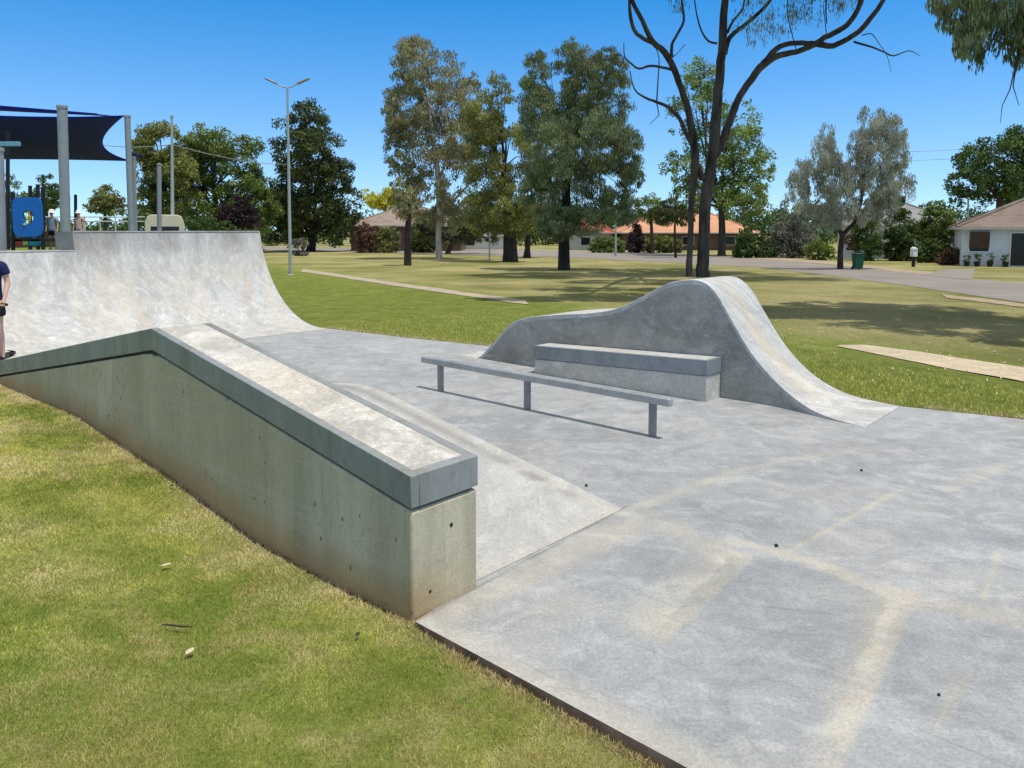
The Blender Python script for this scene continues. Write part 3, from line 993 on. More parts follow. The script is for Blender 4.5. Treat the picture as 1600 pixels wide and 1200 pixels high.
mb = arc_block(h1, qv_step, qv_end)
m2 = arc_block(h2, qv0, qv_step - .01); mb.add(m2.v, m2.f)
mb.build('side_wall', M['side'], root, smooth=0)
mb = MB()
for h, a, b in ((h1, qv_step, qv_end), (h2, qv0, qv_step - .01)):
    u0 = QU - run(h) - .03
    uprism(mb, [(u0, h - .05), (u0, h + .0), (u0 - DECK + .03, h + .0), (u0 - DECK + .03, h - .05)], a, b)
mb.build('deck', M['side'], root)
for h, a, b in ((h1, qv_step, qv_end), (h2, qv0, qv_step - .002)):
    u0 = QU - run(h)
    mb = MB(); mb.tube([uvz(u0 - .02, a + .01, h - .018), uvz(u0 - .02, b - .01, h - .018)], .03, 14)
    mb.build('coping', M['coping'], root)

# small litter on the slab
for px, py, r in ((1213, 854, .012), (1346, 736, .011), (916, 760, .012), (1467, 1087, .007)):
    x, y = ground_pt(px, py)
    mb = MB((x, y, 0)); mb.lathe((x, y, .001), [(r * .6, 0), (r, r * .5), (r * .8, r * 1.1), (r * .3, r * 1.4)], 7)
    o = mb.build('gum_nut', M['leafdark'])
    tag(o, None, 'gum nut', 'gum nuts lying on the concrete')
    o['px'] = px
    del o['px']
NUTL = ['dark gum nut on the concrete in front of the pale joint strip', 'dark gum nut on the concrete between the hump toe and the pale joint',
        'dark gum nut on the concrete below the middle of the rail', 'tiny dark gum nut on the concrete near the lower right edge']
for o, l in zip([q for q in COL.objects if q.name.startswith('gum_nut')], NUTL): o['label'] = l


def dry_leaf(px, py, L, W, ang, mat, label):
    p = G(px, py); u, v = uv(p.x, p.y)
    c = Vector((p.x, p.y, float(gz(p.x, p.y)) + .026))
    mb = MB(c); n = 8; vs = []
    ca, sa = math.cos(ang), math.sin(ang)
    for k in range(n + 1):
        t = k / n; wd = W * math.sin(math.pi * min(max(t, .03), .97)) ** .8
        curl = .35 * L * (t - .5) ** 2
        for s in (-1, 0, 1):
            xx = (t - .5) * L; yy = s * wd / 2; zz = curl + (.25 * wd if s else 0)
            vs.append(c + Vector((xx * ca - yy * sa, xx * sa + yy * ca, zz)))
    fs = [(3 * k + s, 3 * k + s + 1, 3 * k + s + 4, 3 * k + s + 3) for k in range(n) for s in (0, 1)]
    mb.add(vs, fs); o = mb.build('fallen_leaf', mat)
    md = o.modifiers.new('thick', 'SOLIDIFY'); md.thickness = .0015
    tag(o, label, 'leaf', 'fallen leaves on the grass mound')


dry_leaf(260, 891, .060, .032, .6, M['leafdry'], 'curled pale fallen leaf on the grass mound, higher of the two pale ones')
dry_leaf(297, 1028, .055, .030, 1.3, M['leafdry'], 'pale brown fallen leaf on the grass below the dark twig')
dry_leaf(269, 765, .030, .022, .2, M['leafdark'], 'small dark fallen leaf on the grass nearest the ledge kink')
dry_leaf(551, 938, .034, .026, .9, M['leafdark'], 'small dark fallen leaf close to the foot of the ledge wall')
dry_leaf(559, 1000, .030, .020, 1.2, M['leafdark'], 'small dark fallen leaf on grass below the near corner of the ledge')
p = G(275, 988)
mb = MB(p)
mb.tube([p + Vector((-.07, .012, .03)), p + Vector((-.02, 0, .035)), p + Vector((.03, -.004, .03)), p + Vector((.075, .004, .026))], [.003, .004, .004, .002], 6)
tag(mb.build('twig', M['leafdark']), 'thin dark twig lying on the grass mound', 'twig')

# ================================================================== ROADS AND PATHS
def resample(pts, n):
    P = np.array([tuple(p) for p in pts]); d = np.r_[0, np.cumsum(np.linalg.norm(np.diff(P, axis=0), axis=1))]
    s = np.linspace(0, d[-1], n)
    return np.stack([np.interp(s, d, P[:, k]) for k in range(3)], 1)


def sheet(name, near, far, mat, off, n=70, m=5, nw=0):
    A = resample([G(*p) for p in near], n); B = resample([G(*p) for p in far], n)
    t = np.linspace(0, 1, m)[None, :, None]
    P = A[:, None, :] * (1 - t) + B[:, None, :] * t
    if nw:
        e = (fbm(P[..., 0] * .9, P[..., 1] * .9, 55) - .5) * nw
        P[:, 0, 0] += e[:, 0]; P[:, -1, 0] += e[:, -1]; P[:, 0, 1] += e[:, 0]; P[:, -1, 1] += e[:, -1]
    P[..., 2] = gz(P[..., 0], P[..., 1]) + off + .0001 * P[..., 1]
    o = grid_mesh(name, P, mat)
    return tag(o, kind='structure')


sheet('road', [(300, 389.5), (420, 391), (620, 396), (860, 401.5), (1000, 408), (1190, 418), (1400, 444), (1640, 479)],
      [(300, 384), (380, 385), (620, 388), (860, 391), (1000, 394), (1190, 403), (1400, 424.5), (1640, 447)], M['road'], .008, 140, 7)
sheet('verge', [(1175, 403.6), (1290, 413), (1400, 425), (1470, 431.5)], [(1185, 400.5), (1290, 408), (1400, 420), (1475, 427)], M['dirt'], .014, 60, 3, .5)
sheet('verge', [(1480, 466), (1560, 476), (1660, 489)], [(1470, 460), (1560, 471), (1660, 483)], M['dirt'], .014, 60, 3, .5)
sheet('driveway', [(1442, 430), (1480, 434), (1518, 438)], [(1478, 421), (1500, 420.5), (1524, 420)], M['road'], .018, 30, 5)
sheet('path', [(470, 424.5), (520, 432), (620, 447.5), (720, 461.5), (800, 473), (826, 476.6)], [(474, 420.5), (520, 427.5), (620, 442), (720, 456), (800, 467), (820, 470)], M['path'], .012, 60, 4, .22)
sheet('path', [(1306, 542), (1340, 548), (1440, 568), (1600, 598), (1720, 622)], [(1312, 540.2), (1352, 540), (1440, 551), (1600, 575.5), (1720, 594)], concrete('sandy_path', (.47, .38, .25), (.57, .465, .31), (.56, .44, .27), .4, attr=False, stretch=(1, 1, 1)), .012, 50, 5, .06)

# ================================================================== TREES
LM = {
    'gum': leaf_mat('gum_leaves', (0.102, 0.112, 0.052), (0.437, 0.400, 0.196)),
    'olive': leaf_mat('olive_leaves', (0.068, 0.092, 0.024), (0.359, 0.359, 0.098)),
    'dull': leaf_mat('dull_green_leaves', (0.048, 0.083, 0.032), (0.336, 0.379, 0.174)),
    'bright': leaf_mat('bright_leaves', (0.070, 0.132, 0.019), (0.333, 0.419, 0.101)),
    'silver': leaf_mat('silver_weeping_leaves', (.16, .175, .115), (.64, .64, .48)),
    'pine': leaf_mat('dark_leaves', (.010, .020, .006), (.135, .160, .040), .15),
    'deep': leaf_mat('deep_green_leaves', (0.024, 0.054, 0.014), (0.145, 0.222, 0.050), .2),
    'mid': leaf_mat('mid_green_leaves', (0.052, 0.094, 0.019), (0.270, 0.335, 0.074)),
    'yellow': leaf_mat('yellow_leaves', (0.403, 0.326, 0.023), (0.750, 0.750, 0.078)),
    'purple': leaf_mat('purple_leaves', (0.019, 0.012, 0.016), (0.085, 0.046, 0.054)),
    'rust': leaf_mat('rust_leaves', (0.062, 0.034, 0.019), (0.264, 0.132, 0.078)),
    'grey': leaf_mat('grey_leaves', (0.085, 0.090, 0.070), (0.295, 0.295, 0.232)),
}
BK = {'dark': bark_mat('dark_bark', (.012, .010, .008), (.060, .048, .038)), 'pale': bark_mat('pale_gum_bark', (.34, .28, .22), (.56, .50, .43)),
      'brown': bark_mat('brown_bark', (.035, .027, .02), (.12, .095, .07)), 'big': bark_mat('ironbark', (.014, .012, .011), (.13, .105, .085))}


def crown_mesh(name, blobs, L, mat, parent, droop=.3, cover=2.0, aspect=.34, stretch=1.0, clump=.34, nclump=1.0, seed=0, shell=.5):
    rng = np.random.default_rng(seed + 100)
    VS = []; TT = []
    area = .5 * aspect * L * L
    for (c, r) in blobs:
        r = np.array(r); c = np.array(c)
        rm = (r[0] * r[2]) ** .5
        nl = int(1.75 * cover * math.pi * r[0] * max(r[2], .75 * r[1]) / area)
        nc = max(5, int(nclump * 26))
        d = rng.normal(size=(nc, 3)); d /= np.linalg.norm(d, axis=1)[:, None]
        rad = shell + (1 - shell) * rng.random(nc) ** .6
        cc = d * rad[:, None] * r + c
        cr = clump * rm * rng.uniform(.55, 1.25, nc)
        wgt = cr ** 2; wgt /= wgt.sum()
        k = rng.choice(nc, nl, p=wgt)
        off = rng.normal(size=(nl, 3)); off /= np.linalg.norm(off, axis=1)[:, None]
        off *= (rng.random(nl) ** .45)[:, None] * cr[k][:, None]
        off[:, 2] *= stretch * .8
        off[:, 2] -= (stretch - 1) * .4 * cr[k] if stretch > 1 else 0
        p = cc[k] + off
        base = rng.random(nc)
        tint = np.clip(.12 + .55 * base[k] + .33 * rng.random(nl), 0, 1)
        # leaf long axis
        ax = rng.normal(size=(nl, 3)); ax /= np.linalg.norm(ax, axis=1)[:, None]
        ax = ax * (1 - droop) + np.array([0, 0, -1.0]) * droop * 1.3
        ax /= np.linalg.norm(ax, axis=1)[:, None]
        sd_ = rng.normal(size=(nl, 3)); sd_ -= ax * (sd_ * ax).sum(1)[:, None]; sd_ /= np.linalg.norm(sd_, axis=1)[:, None]
        ll = (L * rng.uniform(.6, 1.3, nl))[:, None]
        a = p - ax * ll / 2; b = p + ax * ll / 2; s_ = sd_ * ll * aspect / 2
        m_ = p - ax * ll * .08
        VS.append(np.stack([a, m_ + s_, b, m_ - s_], 1).reshape(-1, 3)); TT.append(np.repeat(tint, 4))
    return np_mesh(name, np.concatenate(VS), 4, mat, parent, {'tint': np.concatenate(TT)}, parent_world(parent))


def blob3(px, py, rx, ry, Y, dy=0.0, fl=1.0):
    p = at(px, py, Y + dy); s = (Y + dy) / F
    return ((p.x, p.y, p.z), (rx * s, (rx + ry) / 2 * s * fl, ry * s))


SEED = [0]


def tree(name, label, cat, base, blobs, leaf, bark, tw, lean=(0, 0), trunk_px=None, group=None, limbs=True, scale=1.0, cover=2.0, droop=.3, stretch=1.0,
         clump=.34, aspect=.34, spread=.5, nclump=1.0, Lk=.0042, depth=None, up=None):
    """base: pixel of the foot; blobs: (px, py, rx, ry) crown masses at the tree's own distance"""
    SEED[0] += 1; rng = random.Random(SEED[0])
    B = G(*base) if depth is None else None
    if B is None:
        p = at(base[0], 380, depth); B = Vector((p.x, depth, float(gz(p.x, depth))))
    Y = B.y
    root = thing(name, label, cat, B, group)
    bl = []
    for (px, py, rx, ry) in blobs:
        bl.append(blob3(px, py, rx, ry, Y, rng.uniform(-spread, spread) * rx * Y / F))
    # rounding the crown backwards and forwards so it has depth from other sides too
    extra = []
    for c, r in bl:
        if rng.random() < .5:
            extra.append(((c[0] + rng.uniform(-.3, .3) * r[0], c[1] + rng.choice((-1, 1)) * r[1] * .9, c[2] - .1 * r[2]), (r[0] * .75, r[1] * .75, r[2] * .75)))
    L = max(.10, Lk * Y) * scale * .95
    crown_mesh('crown', bl + extra, L, LM[leaf], root, droop, cover, aspect, stretch, clump, nclump, SEED[0])
    mb = MB()
    if trunk_px:
        for line_ in trunk_px:
            pts = [at(px, py, Y) for px, py, w_ in line_]; rd = [w_ * Y / F / 2 for px, py, w_ in line_]
            pts = [pts[0] + Vector((0, rng.uniform(-.05, .05), -.1 if i == 0 else 0)) * 0 + q - pts[0] for i, q in enumerate(pts)]
            if line_ is trunk_px[0]:
                pts[0] = B + Vector((0, 0, -.1))
            mb.tube(pts, rd, 9)
        topz = max(trunk_px[0][-1:], key=lambda q: q[1]); anchor = at(topz[0], topz[1], Y); ar = topz[2] * Y / F / 2
    else:
        rw = tw * Y / F / 2
        zt = min(c[2] - r[2] * .3 for c, r in bl)
        zt = max(zt, B.z + .8)
        cx = sum(c[0] for c, r in bl) / len(bl)
        anchor = Vector((B.x + .35 * (cx - B.x), Y, zt)); ar = rw * .75
        mb.tube([B + Vector((0, 0, -.1)), B + Vector((0, 0, .25)), B.lerp(anchor, .5) + Vector((rng.uniform(-.1, .1), 0, 0)), anchor], [rw * 1.35, rw * 1.05, rw * .9, ar], 9)
    if limbs:
        for c, r in bl:
            c = Vector(c); d = (c - anchor)
            if d.length < .5: continue
            mid = anchor + d * .5 + Vector((rng.uniform(-.15, .15), rng.uniform(-.2, .2), .08)) * d.length * .5
            end = c + Vector((0, 0, r[2] * .3))
            mb.tube([anchor, anchor.lerp(mid, .5) + Vector((0, 0, .03 * d.length)), mid, end], [ar * .62, ar * .5, ar * .34, ar * .1], 6)
            for k in range(3):
                e2 = c + Vector((rng.uniform(-.8, .8) * r[0], rng.uniform(-.6, .6) * r[1], rng.uniform(-.3, .8) * r[2]))
                mb.tube([mid, mid.lerp(e2, .5) + Vector((0, 0, .1 * r[2])), e2], [ar * .26, ar * .16, ar * .05], 5)
    mb.build('trunk', BK[bark], root, smooth=60)
    return root


tree('gum_tree', 'tall grey-green gum with a slim pale trunk, left of the dark-trunked park trees', 'tree', (686, 405),
     [(648, 105, 34, 48), (690, 130, 45, 50), (640, 175, 42, 55), (700, 205, 58, 62), (648, 250, 36, 45), (715, 275, 46, 55), (668, 310, 42, 40), (735, 160, 24, 50), (613, 190, 16, 45),
      (618, 240, 20, 26), (700, 340, 40, 30), (640, 75, 14, 22), (632, 290, 28, 30)],
     'gum', 'pale', 9, trunk_px=[[(686, 405, 11), (685, 370, 9), (686, 330, 8), (684, 280, 7), (676, 210, 6), (668, 160, 4)], [(686, 335, 5), (705, 318, 4), (735, 285, 3)], [(684, 290, 5), (700, 240, 4), (716, 190, 2)]],
     droop=.55, cover=1.35, clump=.25, nclump=1.7)
tree('sapling', 'short dark-stemmed young tree standing in front of the pale gum', 'tree', (637, 415), [(640, 318, 22, 30), (628, 300, 14, 20)], 'gum', 'dark', 14,
     trunk_px=[[(637, 415, 12), (637, 380, 11), (638, 350, 10), (640, 320, 6)]], cover=1.5, droop=.5, clump=.3)
tree('olive_tree', 'yellowish olive tree with a thick dark trunk between the gum and the tall grey-green tree', 'tree', (797, 409),
     [(775, 150, 24, 36), (760, 200, 34, 55), (790, 235, 40, 60), (765, 280, 42, 48), (790, 320, 48, 42), (748, 330, 26, 36), (812, 345, 30, 28)],
     'olive', 'dark', 24, trunk_px=[[(797, 409, 27), (797, 395, 23), (796, 365, 20), (795, 330, 18), (790, 290, 10)]], droop=.5, cover=1.8, clump=.3, nclump=1.3)
tree('slim_tree', 'thin dark-trunked tree just right of the thick olive tree trunk', 'tree', (823, 403), [(838, 300, 30, 45), (822, 340, 24, 30), (845, 240, 25, 40)], 'dull', 'dark', 9,
     trunk_px=[[(823, 403, 14), (824, 390, 9), (825, 360, 8), (828, 320, 6)]], droop=.5, cover=1.7, clump=.3)
tree('park_tree', 'tall broad grey-green tree with a straight dark trunk, centre of the lawn', 'tree', (881, 422),
     [(842, 120, 25, 42), (838, 175, 32, 50), (888, 95, 22, 34), (912, 130, 40, 52), (950, 110, 26, 40), (955, 165, 30, 55), (860, 235, 46, 60), (925, 220, 52, 62), (885, 295, 52, 56), (950, 285, 44, 50),
      (978, 245, 24, 52), (845, 310, 34, 44), (900, 345, 50, 30), (958, 330, 36, 28), (990, 275, 16, 24), (888, 185, 30, 45), (865, 355, 30, 22)],
     'dull', 'dark', 22, trunk_px=[[(881, 422, 21), (881, 410, 19), (881, 375, 17), (883, 340, 16), (886, 280, 11), (890, 210, 6)]], droop=.65, cover=1.75, clump=.27, nclump=1.8, aspect=.26)
tree('plane_tree', 'bright green leafy tree behind the big dark-limbed gum', 'tree', (1128, 402),
     [(1092, 125, 30, 32), (1085, 180, 45, 42), (1145, 195, 40, 40), (1165, 245, 40, 48), (1062, 262, 32, 26), (1110, 270, 50, 46), (1150, 310, 48, 36), (1190, 265, 20, 36), (1075, 315, 36, 24), (1180, 320, 28, 22)],
     'bright', 'brown', 12, droop=.2, cover=1.35, clump=.28, nclump=1.5, depth=72, aspect=.5)
tree('weeping_tree', 'silvery weeping tree with a thin forked dark trunk beside the road', 'tree', (1313, 421),
     [(1290, 215, 13, 24), (1280, 248, 24, 30), (1254, 268, 18, 26), (1302, 278, 28, 30), (1246, 302, 16, 30), (1275, 308, 22, 30), (1360, 190, 22, 24), (1385, 205, 22, 28), (1348, 225, 22, 28), (1405, 240, 18, 30), (1370, 245, 28, 30),
      (1340, 272, 26, 30), (1398, 285, 24, 32), (1368, 292, 26, 30), (1312, 322, 26, 24), (1345, 325, 24, 22), (1385, 325, 24, 20), (1290, 340, 18, 20)],
     'silver', 'dark', 8, trunk_px=[[(1313, 421, 10), (1313, 395, 8), (1316, 368, 8), (1306, 345, 5), (1298, 300, 3)], [(1316, 368, 7), (1335, 348, 6), (1345, 318, 5), (1350, 270, 4), (1362, 210, 2)]],
     droop=.85, cover=1.7, clump=.30, stretch=1.9, nclump=1.0, aspect=.22, limbs=False)
tree('oak_tree', 'dark green broad tree standing behind the white house', 'tree', (1560, 395), [(1545, 250, 40, 38), (1590, 238, 38, 36), (1512, 280, 26, 32), (1560, 290, 48, 30), (1620, 250, 40, 46), (1500, 305, 16, 16), (1610, 300, 40, 26)],
     'deep', 'brown', 14, cover=2.2, clump=.33, depth=70, aspect=.55, nclump=1.3)
tree('pepper_tree', 'big near-black evergreen tree behind the twin-headed lamp post', 'tree', (486, 393), [(480, 192, 36, 34), (458, 232, 34, 48), (500, 236, 38, 50), (478, 290, 56, 52), (524, 285, 32, 44), (440, 325, 36, 40), (545, 318, 20, 40), (485, 340, 56, 36), (525, 350, 30, 30), (445, 362, 30, 20)],
     'pine', 'dark', 14, cover=1.9, clump=.31, aspect=.5, nclump=1.2, droop=.35)
GL = 'trees along the far side of the playground'
tree('round_tree', 'olive-brown round-topped tree right beside the shade sail post', 'tree', (247, 392), [(250, 222, 36, 36), (236, 268, 24, 44), (262, 268, 34, 46), (230, 310, 16, 30), (268, 315, 28, 34), (222, 225, 14, 26)], 'olive', 'dark', 14, depth=78, cover=2.8, group=GL, aspect=.5)
tree('spreading_tree', 'wide domed green tree between the thin light pole and the dark evergreen', 'tree', (330, 392), [(325, 225, 50, 30), (365, 245, 44, 34), (310, 275, 40, 40), (370, 295, 42, 40), (400, 290, 24, 40), (335, 320, 46, 30), (405, 330, 30, 32), (300, 240, 24, 30)], 'mid', 'dark', 12, depth=84, cover=2.6, clump=.33, group=GL, aspect=.5)
tree('small_round_tree', 'small round yellow-green tree seen between the two nearest sail posts', 'tree', (165, 380), [(165, 308, 22, 20), (155, 322, 20, 16), (178, 322, 20, 16)], 'olive', 'brown', 6, depth=62, cover=2.4, group=GL, aspect=.5)
tree('far_tree', 'blue-green pointed distant tree left of the thick sail post', 'tree', (75, 385), [(73, 300, 14, 28), (86, 312, 16, 22), (58, 318, 18, 18)], 'deep', 'brown', 6, depth=95, cover=2.2, group=GL)
tree('far_tree', 'dull distant tree beside the blue play panel, left edge', 'tree', (30, 385), [(35, 315, 22, 16), (15, 300, 16, 30), (8, 330, 20, 18)], 'mid', 'brown', 6, depth=88, cover=2.0, group=GL)
tree('far_tree', 'low dark distant tree just right of the second sail post', 'tree', (215, 385), [(216, 335, 16, 18), (224, 345, 12, 10)], 'deep', 'brown', 5, depth=90, cover=2.0, group=GL)
tree('yellow_tree', 'bright yellow flowering tree behind the brown-roofed house', 'tree', (600, 385), [(585, 308, 20, 14), (612, 306, 22, 13), (598, 318, 26, 12), (632, 312, 18, 14)], 'yellow', 'brown', 6, depth=112, cover=2.2)
tree('far_tree', 'thin light green distant tree right of the tall park tree', 'tree', (1020, 392), [(1012, 325, 24, 22), (1035, 335, 20, 18), (985, 330, 18, 18)], 'mid', 'brown', 6, depth=80, cover=1.7)
tree('garden_tree', 'small dark drooping tree in front of the orange-roofed house', 'tree', (1056, 405), [(1050, 328, 24, 16), (1040, 338, 18, 16), (1064, 340, 18, 14)], 'pine', 'dark', 4, cover=1.7, depth=66, droop=.6)
tree('backdrop_tree', 'dull green tree filling the gap behind the gum and olive trunks', 'tree', (700, 390), [(690, 345, 40, 26), (740, 350, 40, 26), (660, 360, 24, 18), (770, 365, 24, 14), (715, 372, 40, 12)], 'pine', 'dark', 8, depth=78, cover=1.7)

SH = 'garden shrubs in front of the far houses'


def bush(label, blobs, leaf, depth, cover=2.4, Lk=.0036, cat='shrub', name='shrub', **k):
    SEED[0] += 1; rng = random.Random(SEED[0])
    px = sum(b[0] for b in blobs) / len(blobs)
    p = at(px, 390, depth); B = Vector((p.x, depth, float(gz(p.x, depth))))
    root = thing(name, label, cat, B, SH)
    bl = [blob3(*b, depth, rng.uniform(-.4, .4) * b[2] * depth / F) for b in blobs]
    for b in blobs:                            # skirts: garden shrubs are leafy down to the ground
        c_, r_ = blob3(b[0], b[1] + b[3] * .55, b[2] * 1.1, b[3] * .75, depth)
        bl.append(((c_[0], c_[1], max(c_[2], B.z + r_[2] * .8)), r_))
        bl.append(((c_[0] + rng.uniform(-.3, .3), c_[1], B.z + r_[2] * .6), (r_[0], r_[1], r_[2] * .7)))
    crown_mesh('foliage', bl, max(.1, Lk * depth), LM[leaf], root, .2, cover, .5, 1, .36, .9, SEED[0])
    mb = MB()
    for c, r in bl[:len(blobs)]:
        c = Vector(c)
        mb.tube([B + Vector(((c.x - B.x) * .3, 0, -.05)), B.lerp(c, .6), c + Vector((0, 0, r[2] * .4))], [.06, .045, .02], 5)
    mb.build('stem', BK['brown'], root)
    return root


bush('dark purple-leaved bush beyond the quarter pipe', [(372, 325, 26, 24), (355, 340, 18, 16), (392, 338, 16, 16)], 'purple', 74)
bush('dark low bush right of the quarter pipe lip, under the domed tree', [(320, 350, 26, 10), (350, 354, 20, 8)], 'deep', 70)
bush('reddish bush in front of the brown-roofed house', [(574, 364, 18, 16)], 'rust', 84)
bush('olive rounded bush beside the reddish bush at the brown-roofed house', [(608, 366, 16, 16), (600, 372, 12, 10)], 'olive', 84)
bush('grey-blue low bush at the foot of the big dark evergreen', [(466, 380, 14, 8)], 'grey', 72)
bush('dark hedge-like bush behind the pale gum trunk', [(650, 376, 16, 12), (668, 378, 20, 10)], 'pine', 84)
bush('dark reddish conical bush in front of the orange roof', [(994, 368, 12, 18), (994, 352, 6, 8)], 'purple', 84)
bush('low green bush left of the dark reddish conical bush', [(955, 379, 20, 9), (935, 380, 14, 8)], 'mid', 84)
bush('low olive bush between the conical bush and the big gum trunks', [(1028, 377, 22, 10), (1052, 380, 14, 8)], 'olive', 84)
bush('dense dark bush at the right end of the orange-roofed house', [(1172, 372, 20, 22), (1160, 385, 14, 10), (1190, 388, 22, 12)], 'deep', 66)
bush('grey hazy tall bush left of the weeping tree', [(1236, 340, 26, 34), (1222, 372, 24, 22), (1255, 365, 22, 26)], 'grey', 66, 1.3)
bush('yellow-green low bush under the left side of the weeping tree', [(1275, 384, 16, 10), (1292, 390, 12, 8)], 'bright', 60)
bush('reddish low bush beside the weeping tree trunk', [(1330, 376, 12, 12)], 'rust', 62)
bush('dark conical bush right of the weeping tree trunk', [(1356, 362, 20, 30), (1352, 335, 10, 12)], 'deep', 58)
bush('dark green cone-shaped bush in front of the grey roof', [(1406, 352, 20, 28), (1404, 378, 22, 16), (1406, 328, 9, 12)], 'deep', 58)
bush('rounded mid-green bush left of the white house', [(1465, 345, 26, 24), (1450, 362, 20, 18), (1484, 362, 16, 18), (1462, 325, 14, 12)], 'mid', 58)
bush('low pale flowering bush at the left corner of the white house', [(1488, 398, 12, 12), (1472, 402, 10, 8)], 'rust', 50)
hd = bush('clipped dark green hedge left of the white house', [(1440, 391, 10, 11), (1455, 391, 10, 11), (1470, 391, 10, 11), (1484, 391, 8, 10)], 'deep', 54, 3.2, name='hedge', cat='hedge')

# ---- the big dark-limbed gum (foliage mostly above the picture, its limbs traced)
BB = G(1098, 432.5); BY = BB.y
root = thing('big_gum_tree', 'big gum with black forking limbs against the sky and a twin trunk', 'tree', BB)
z4 = lambda x, y: (940 + x / 2.727, y / 2.727)
LIMBS = [
    [(430, 1178, 62), (432, 1120, 52), (440, 950, 48), (448, 800, 50), (470, 680, 46), (485, 560, 46), (495, 430, 42), (505, 300, 38), (515, 180, 36), (525, 0, 30), (535, -200, 22), (560, -420, 12)],
    [(372, 1176, 32), (376, 1080, 25), (382, 900, 24), (392, 760, 32), (398, 650, 36), (385, 560, 32), (370, 470, 28), (340, 380, 26), (305, 290, 26), (270, 225, 26), (215, 175, 22), (175, 90, 18), (125, -10, 16), (80, -160, 10)],
    [(455, 740, 30), (430, 760, 28), (400, 690, 28)],
    [(488, 660, 36), (515, 600, 34), (545, 520, 32), (590, 410, 30), (640, 335, 32), (690, 275, 34), (760, 235, 28), (830, 222, 24), (905, 190, 26), (950, 160, 24), (1010, 130, 24), (1060, 90, 22), (1105, 5, 20), (1130, -150, 12)],
    [(690, 270, 26), (740, 210, 24), (800, 185, 22), (880, 185, 22), (930, 190, 26), (985, 195, 24), (1050, 165, 22), (1120, 110, 22), (1200, 0, 18), (1250, -120, 10)],
    [(225, 185, 18), (180, 165, 16), (140, 130, 16), (122, 60, 14), (118, -20, 10)],
    [(398, 640, 20), (360, 570, 18), (330, 500, 16), (280, 455, 14), (235, 435, 12), (185, 415, 9), (140, 380, 6), (120, 300, 4)],
    [(310, 300, 12), (270, 290, 11), (210, 280, 10), (160, 292, 9), (125, 270, 8), (98, 240, 5), (95, 180, 3)],
    [(298, 240, 14), (300, 190, 12), (320, 150, 11), (350, 90, 10), (342, 10, 8), (330, -80, 5)],
    [(525, 230, 22), (545, 160, 20), (600, 115, 18), (660, 65, 16), (720, 0, 14), (770, -100, 8)],
    [(535, 140, 12), (560, 90, 10), (600, 40, 8), (610, -20, 6)],
    [(490, 185, 10), (455, 175, 9), (425, 130, 7), (405, 60, 6), (395, -10, 5)],
    [(235, 430, 6), (240, 340, 5), (245, 250, 4), (225, 190, 3)],
    [(235, 440, 5), (245, 490, 4), (205, 530, 2)],
    [(1075, 178, 10), (1150, 200, 8), (1200, 220, 7), (1245, 238, 6), (1309, 216, 4), (1360, 240, 2)],
    [(1110, 150, 5), (1150, 145, 4), (1185, 190, 3), (1215, 235, 2.5), (1235, 310, 1.5)],
    [(960, 100, 5), (955, 40, 6), (960, -20, 6)], [(830, 215, 4), (810, 140, 4), (790, 40, 5), (800, -30, 6)],
    [(355, 190, 3), (320, 230, 3), (300, 245, 5)], [(960, 160, 4), (952, 90, 4), (945, 20, 3)],
]
mb = MB(); rngb = random.Random(5)
for li, ln in enumerate(LIMBS):
    pts = []; rd = []
    amp = 0
    for i, (x, y, w_) in enumerate(ln):
        t = i / (len(ln) - 1)
        px, py = z4(x, y)
        dy = 1.6 * math.sin((px - 1098) * .0125) * min(1, max(0, (400 - py) / 250))
        if i == 0 and li < 2: dy = 0
        pts.append(at(px, py, BY + dy)); rd.append(max(w_, 1.6) / 2.727 / F * BY / 2)
    if li < 2: pts[0].z = float(gz(pts[0].x, pts[0].y)) - .15
    # smooth the polyline
    P = np.array([tuple(p) for p in pts]); k = len(P)
    if k > 3:
        tt = np.linspace(0, k - 1, (k - 1) * 3 + 1); idx = np.arange(k)
        Q = np.vstack([2 * P[0] - P[1], P, 2 * P[-1] - P[-2]]); O = []
        for s_ in tt:
            i = min(int(s_), k - 2); f_ = s_ - i; p0, p1, p2, p3 = Q[i:i + 4]
            O.append(.5 * (2 * p1 + (p2 - p0) * f_ + (2 * p0 - 5 * p1 + 4 * p2 - p3) * f_ ** 2 + (3 * p1 - p0 - 3 * p2 + p3) * f_ ** 3))
        rd = list(np.interp(tt, idx, rd)); pts = [Vector(o) for o in O]
        pts = [p + Vector((rngb.uniform(-1, 1), rngb.uniform(-1, 1), rngb.uniform(-1, 1))) * r * .12 for p, r in zip(pts, rd)]
    mb.tube(pts, rd, 9)
# limbs carrying the out-of-frame canopy towards the viewer
top = at(*z4(525, -60), BY)
for e in ((4.6, 19.8, 11.2), (6.0, 23.5, 12.8), (9.0, 27.0, 15.5), (14.5, 30, 14.5), (5.5, 33, 16.5), (12, 37, 17)):
    e = Vector(e); md = top.lerp(e, .5) + Vector((0, 0, 1.0))
    mb.tube([top, md, e], [.16, .11, .04], 7)
mb.build('trunk', BK['big'], root, smooth=60)
bl = []
for (x, y, rx, ry) in ((330, 10, 42, 48), (640, 60, 90, 70), (760, 90, 60, 70), (900, 25, 130, 60), (1030, -20, 80, 60), (700, 130, 30, 60), (640, 150, 26, 50), (120, -120, 110, 70), (430, -200, 160, 110), (700, -150, 180, 110), (980, -150, 180, 100), (1250, -170, 130, 80), (550, -400, 300, 160)):
    px, py = z4(x, y); bl.append(blob3(px, py, rx / 2.727, ry / 2.727, BY, rngb.uniform(-2, 1)))
thin = bl[:7]
crown_mesh('crown', bl[7:], .26, LM['dull'], root, .7, 1.8, .26, 1.3, .3, 1.5, 301)
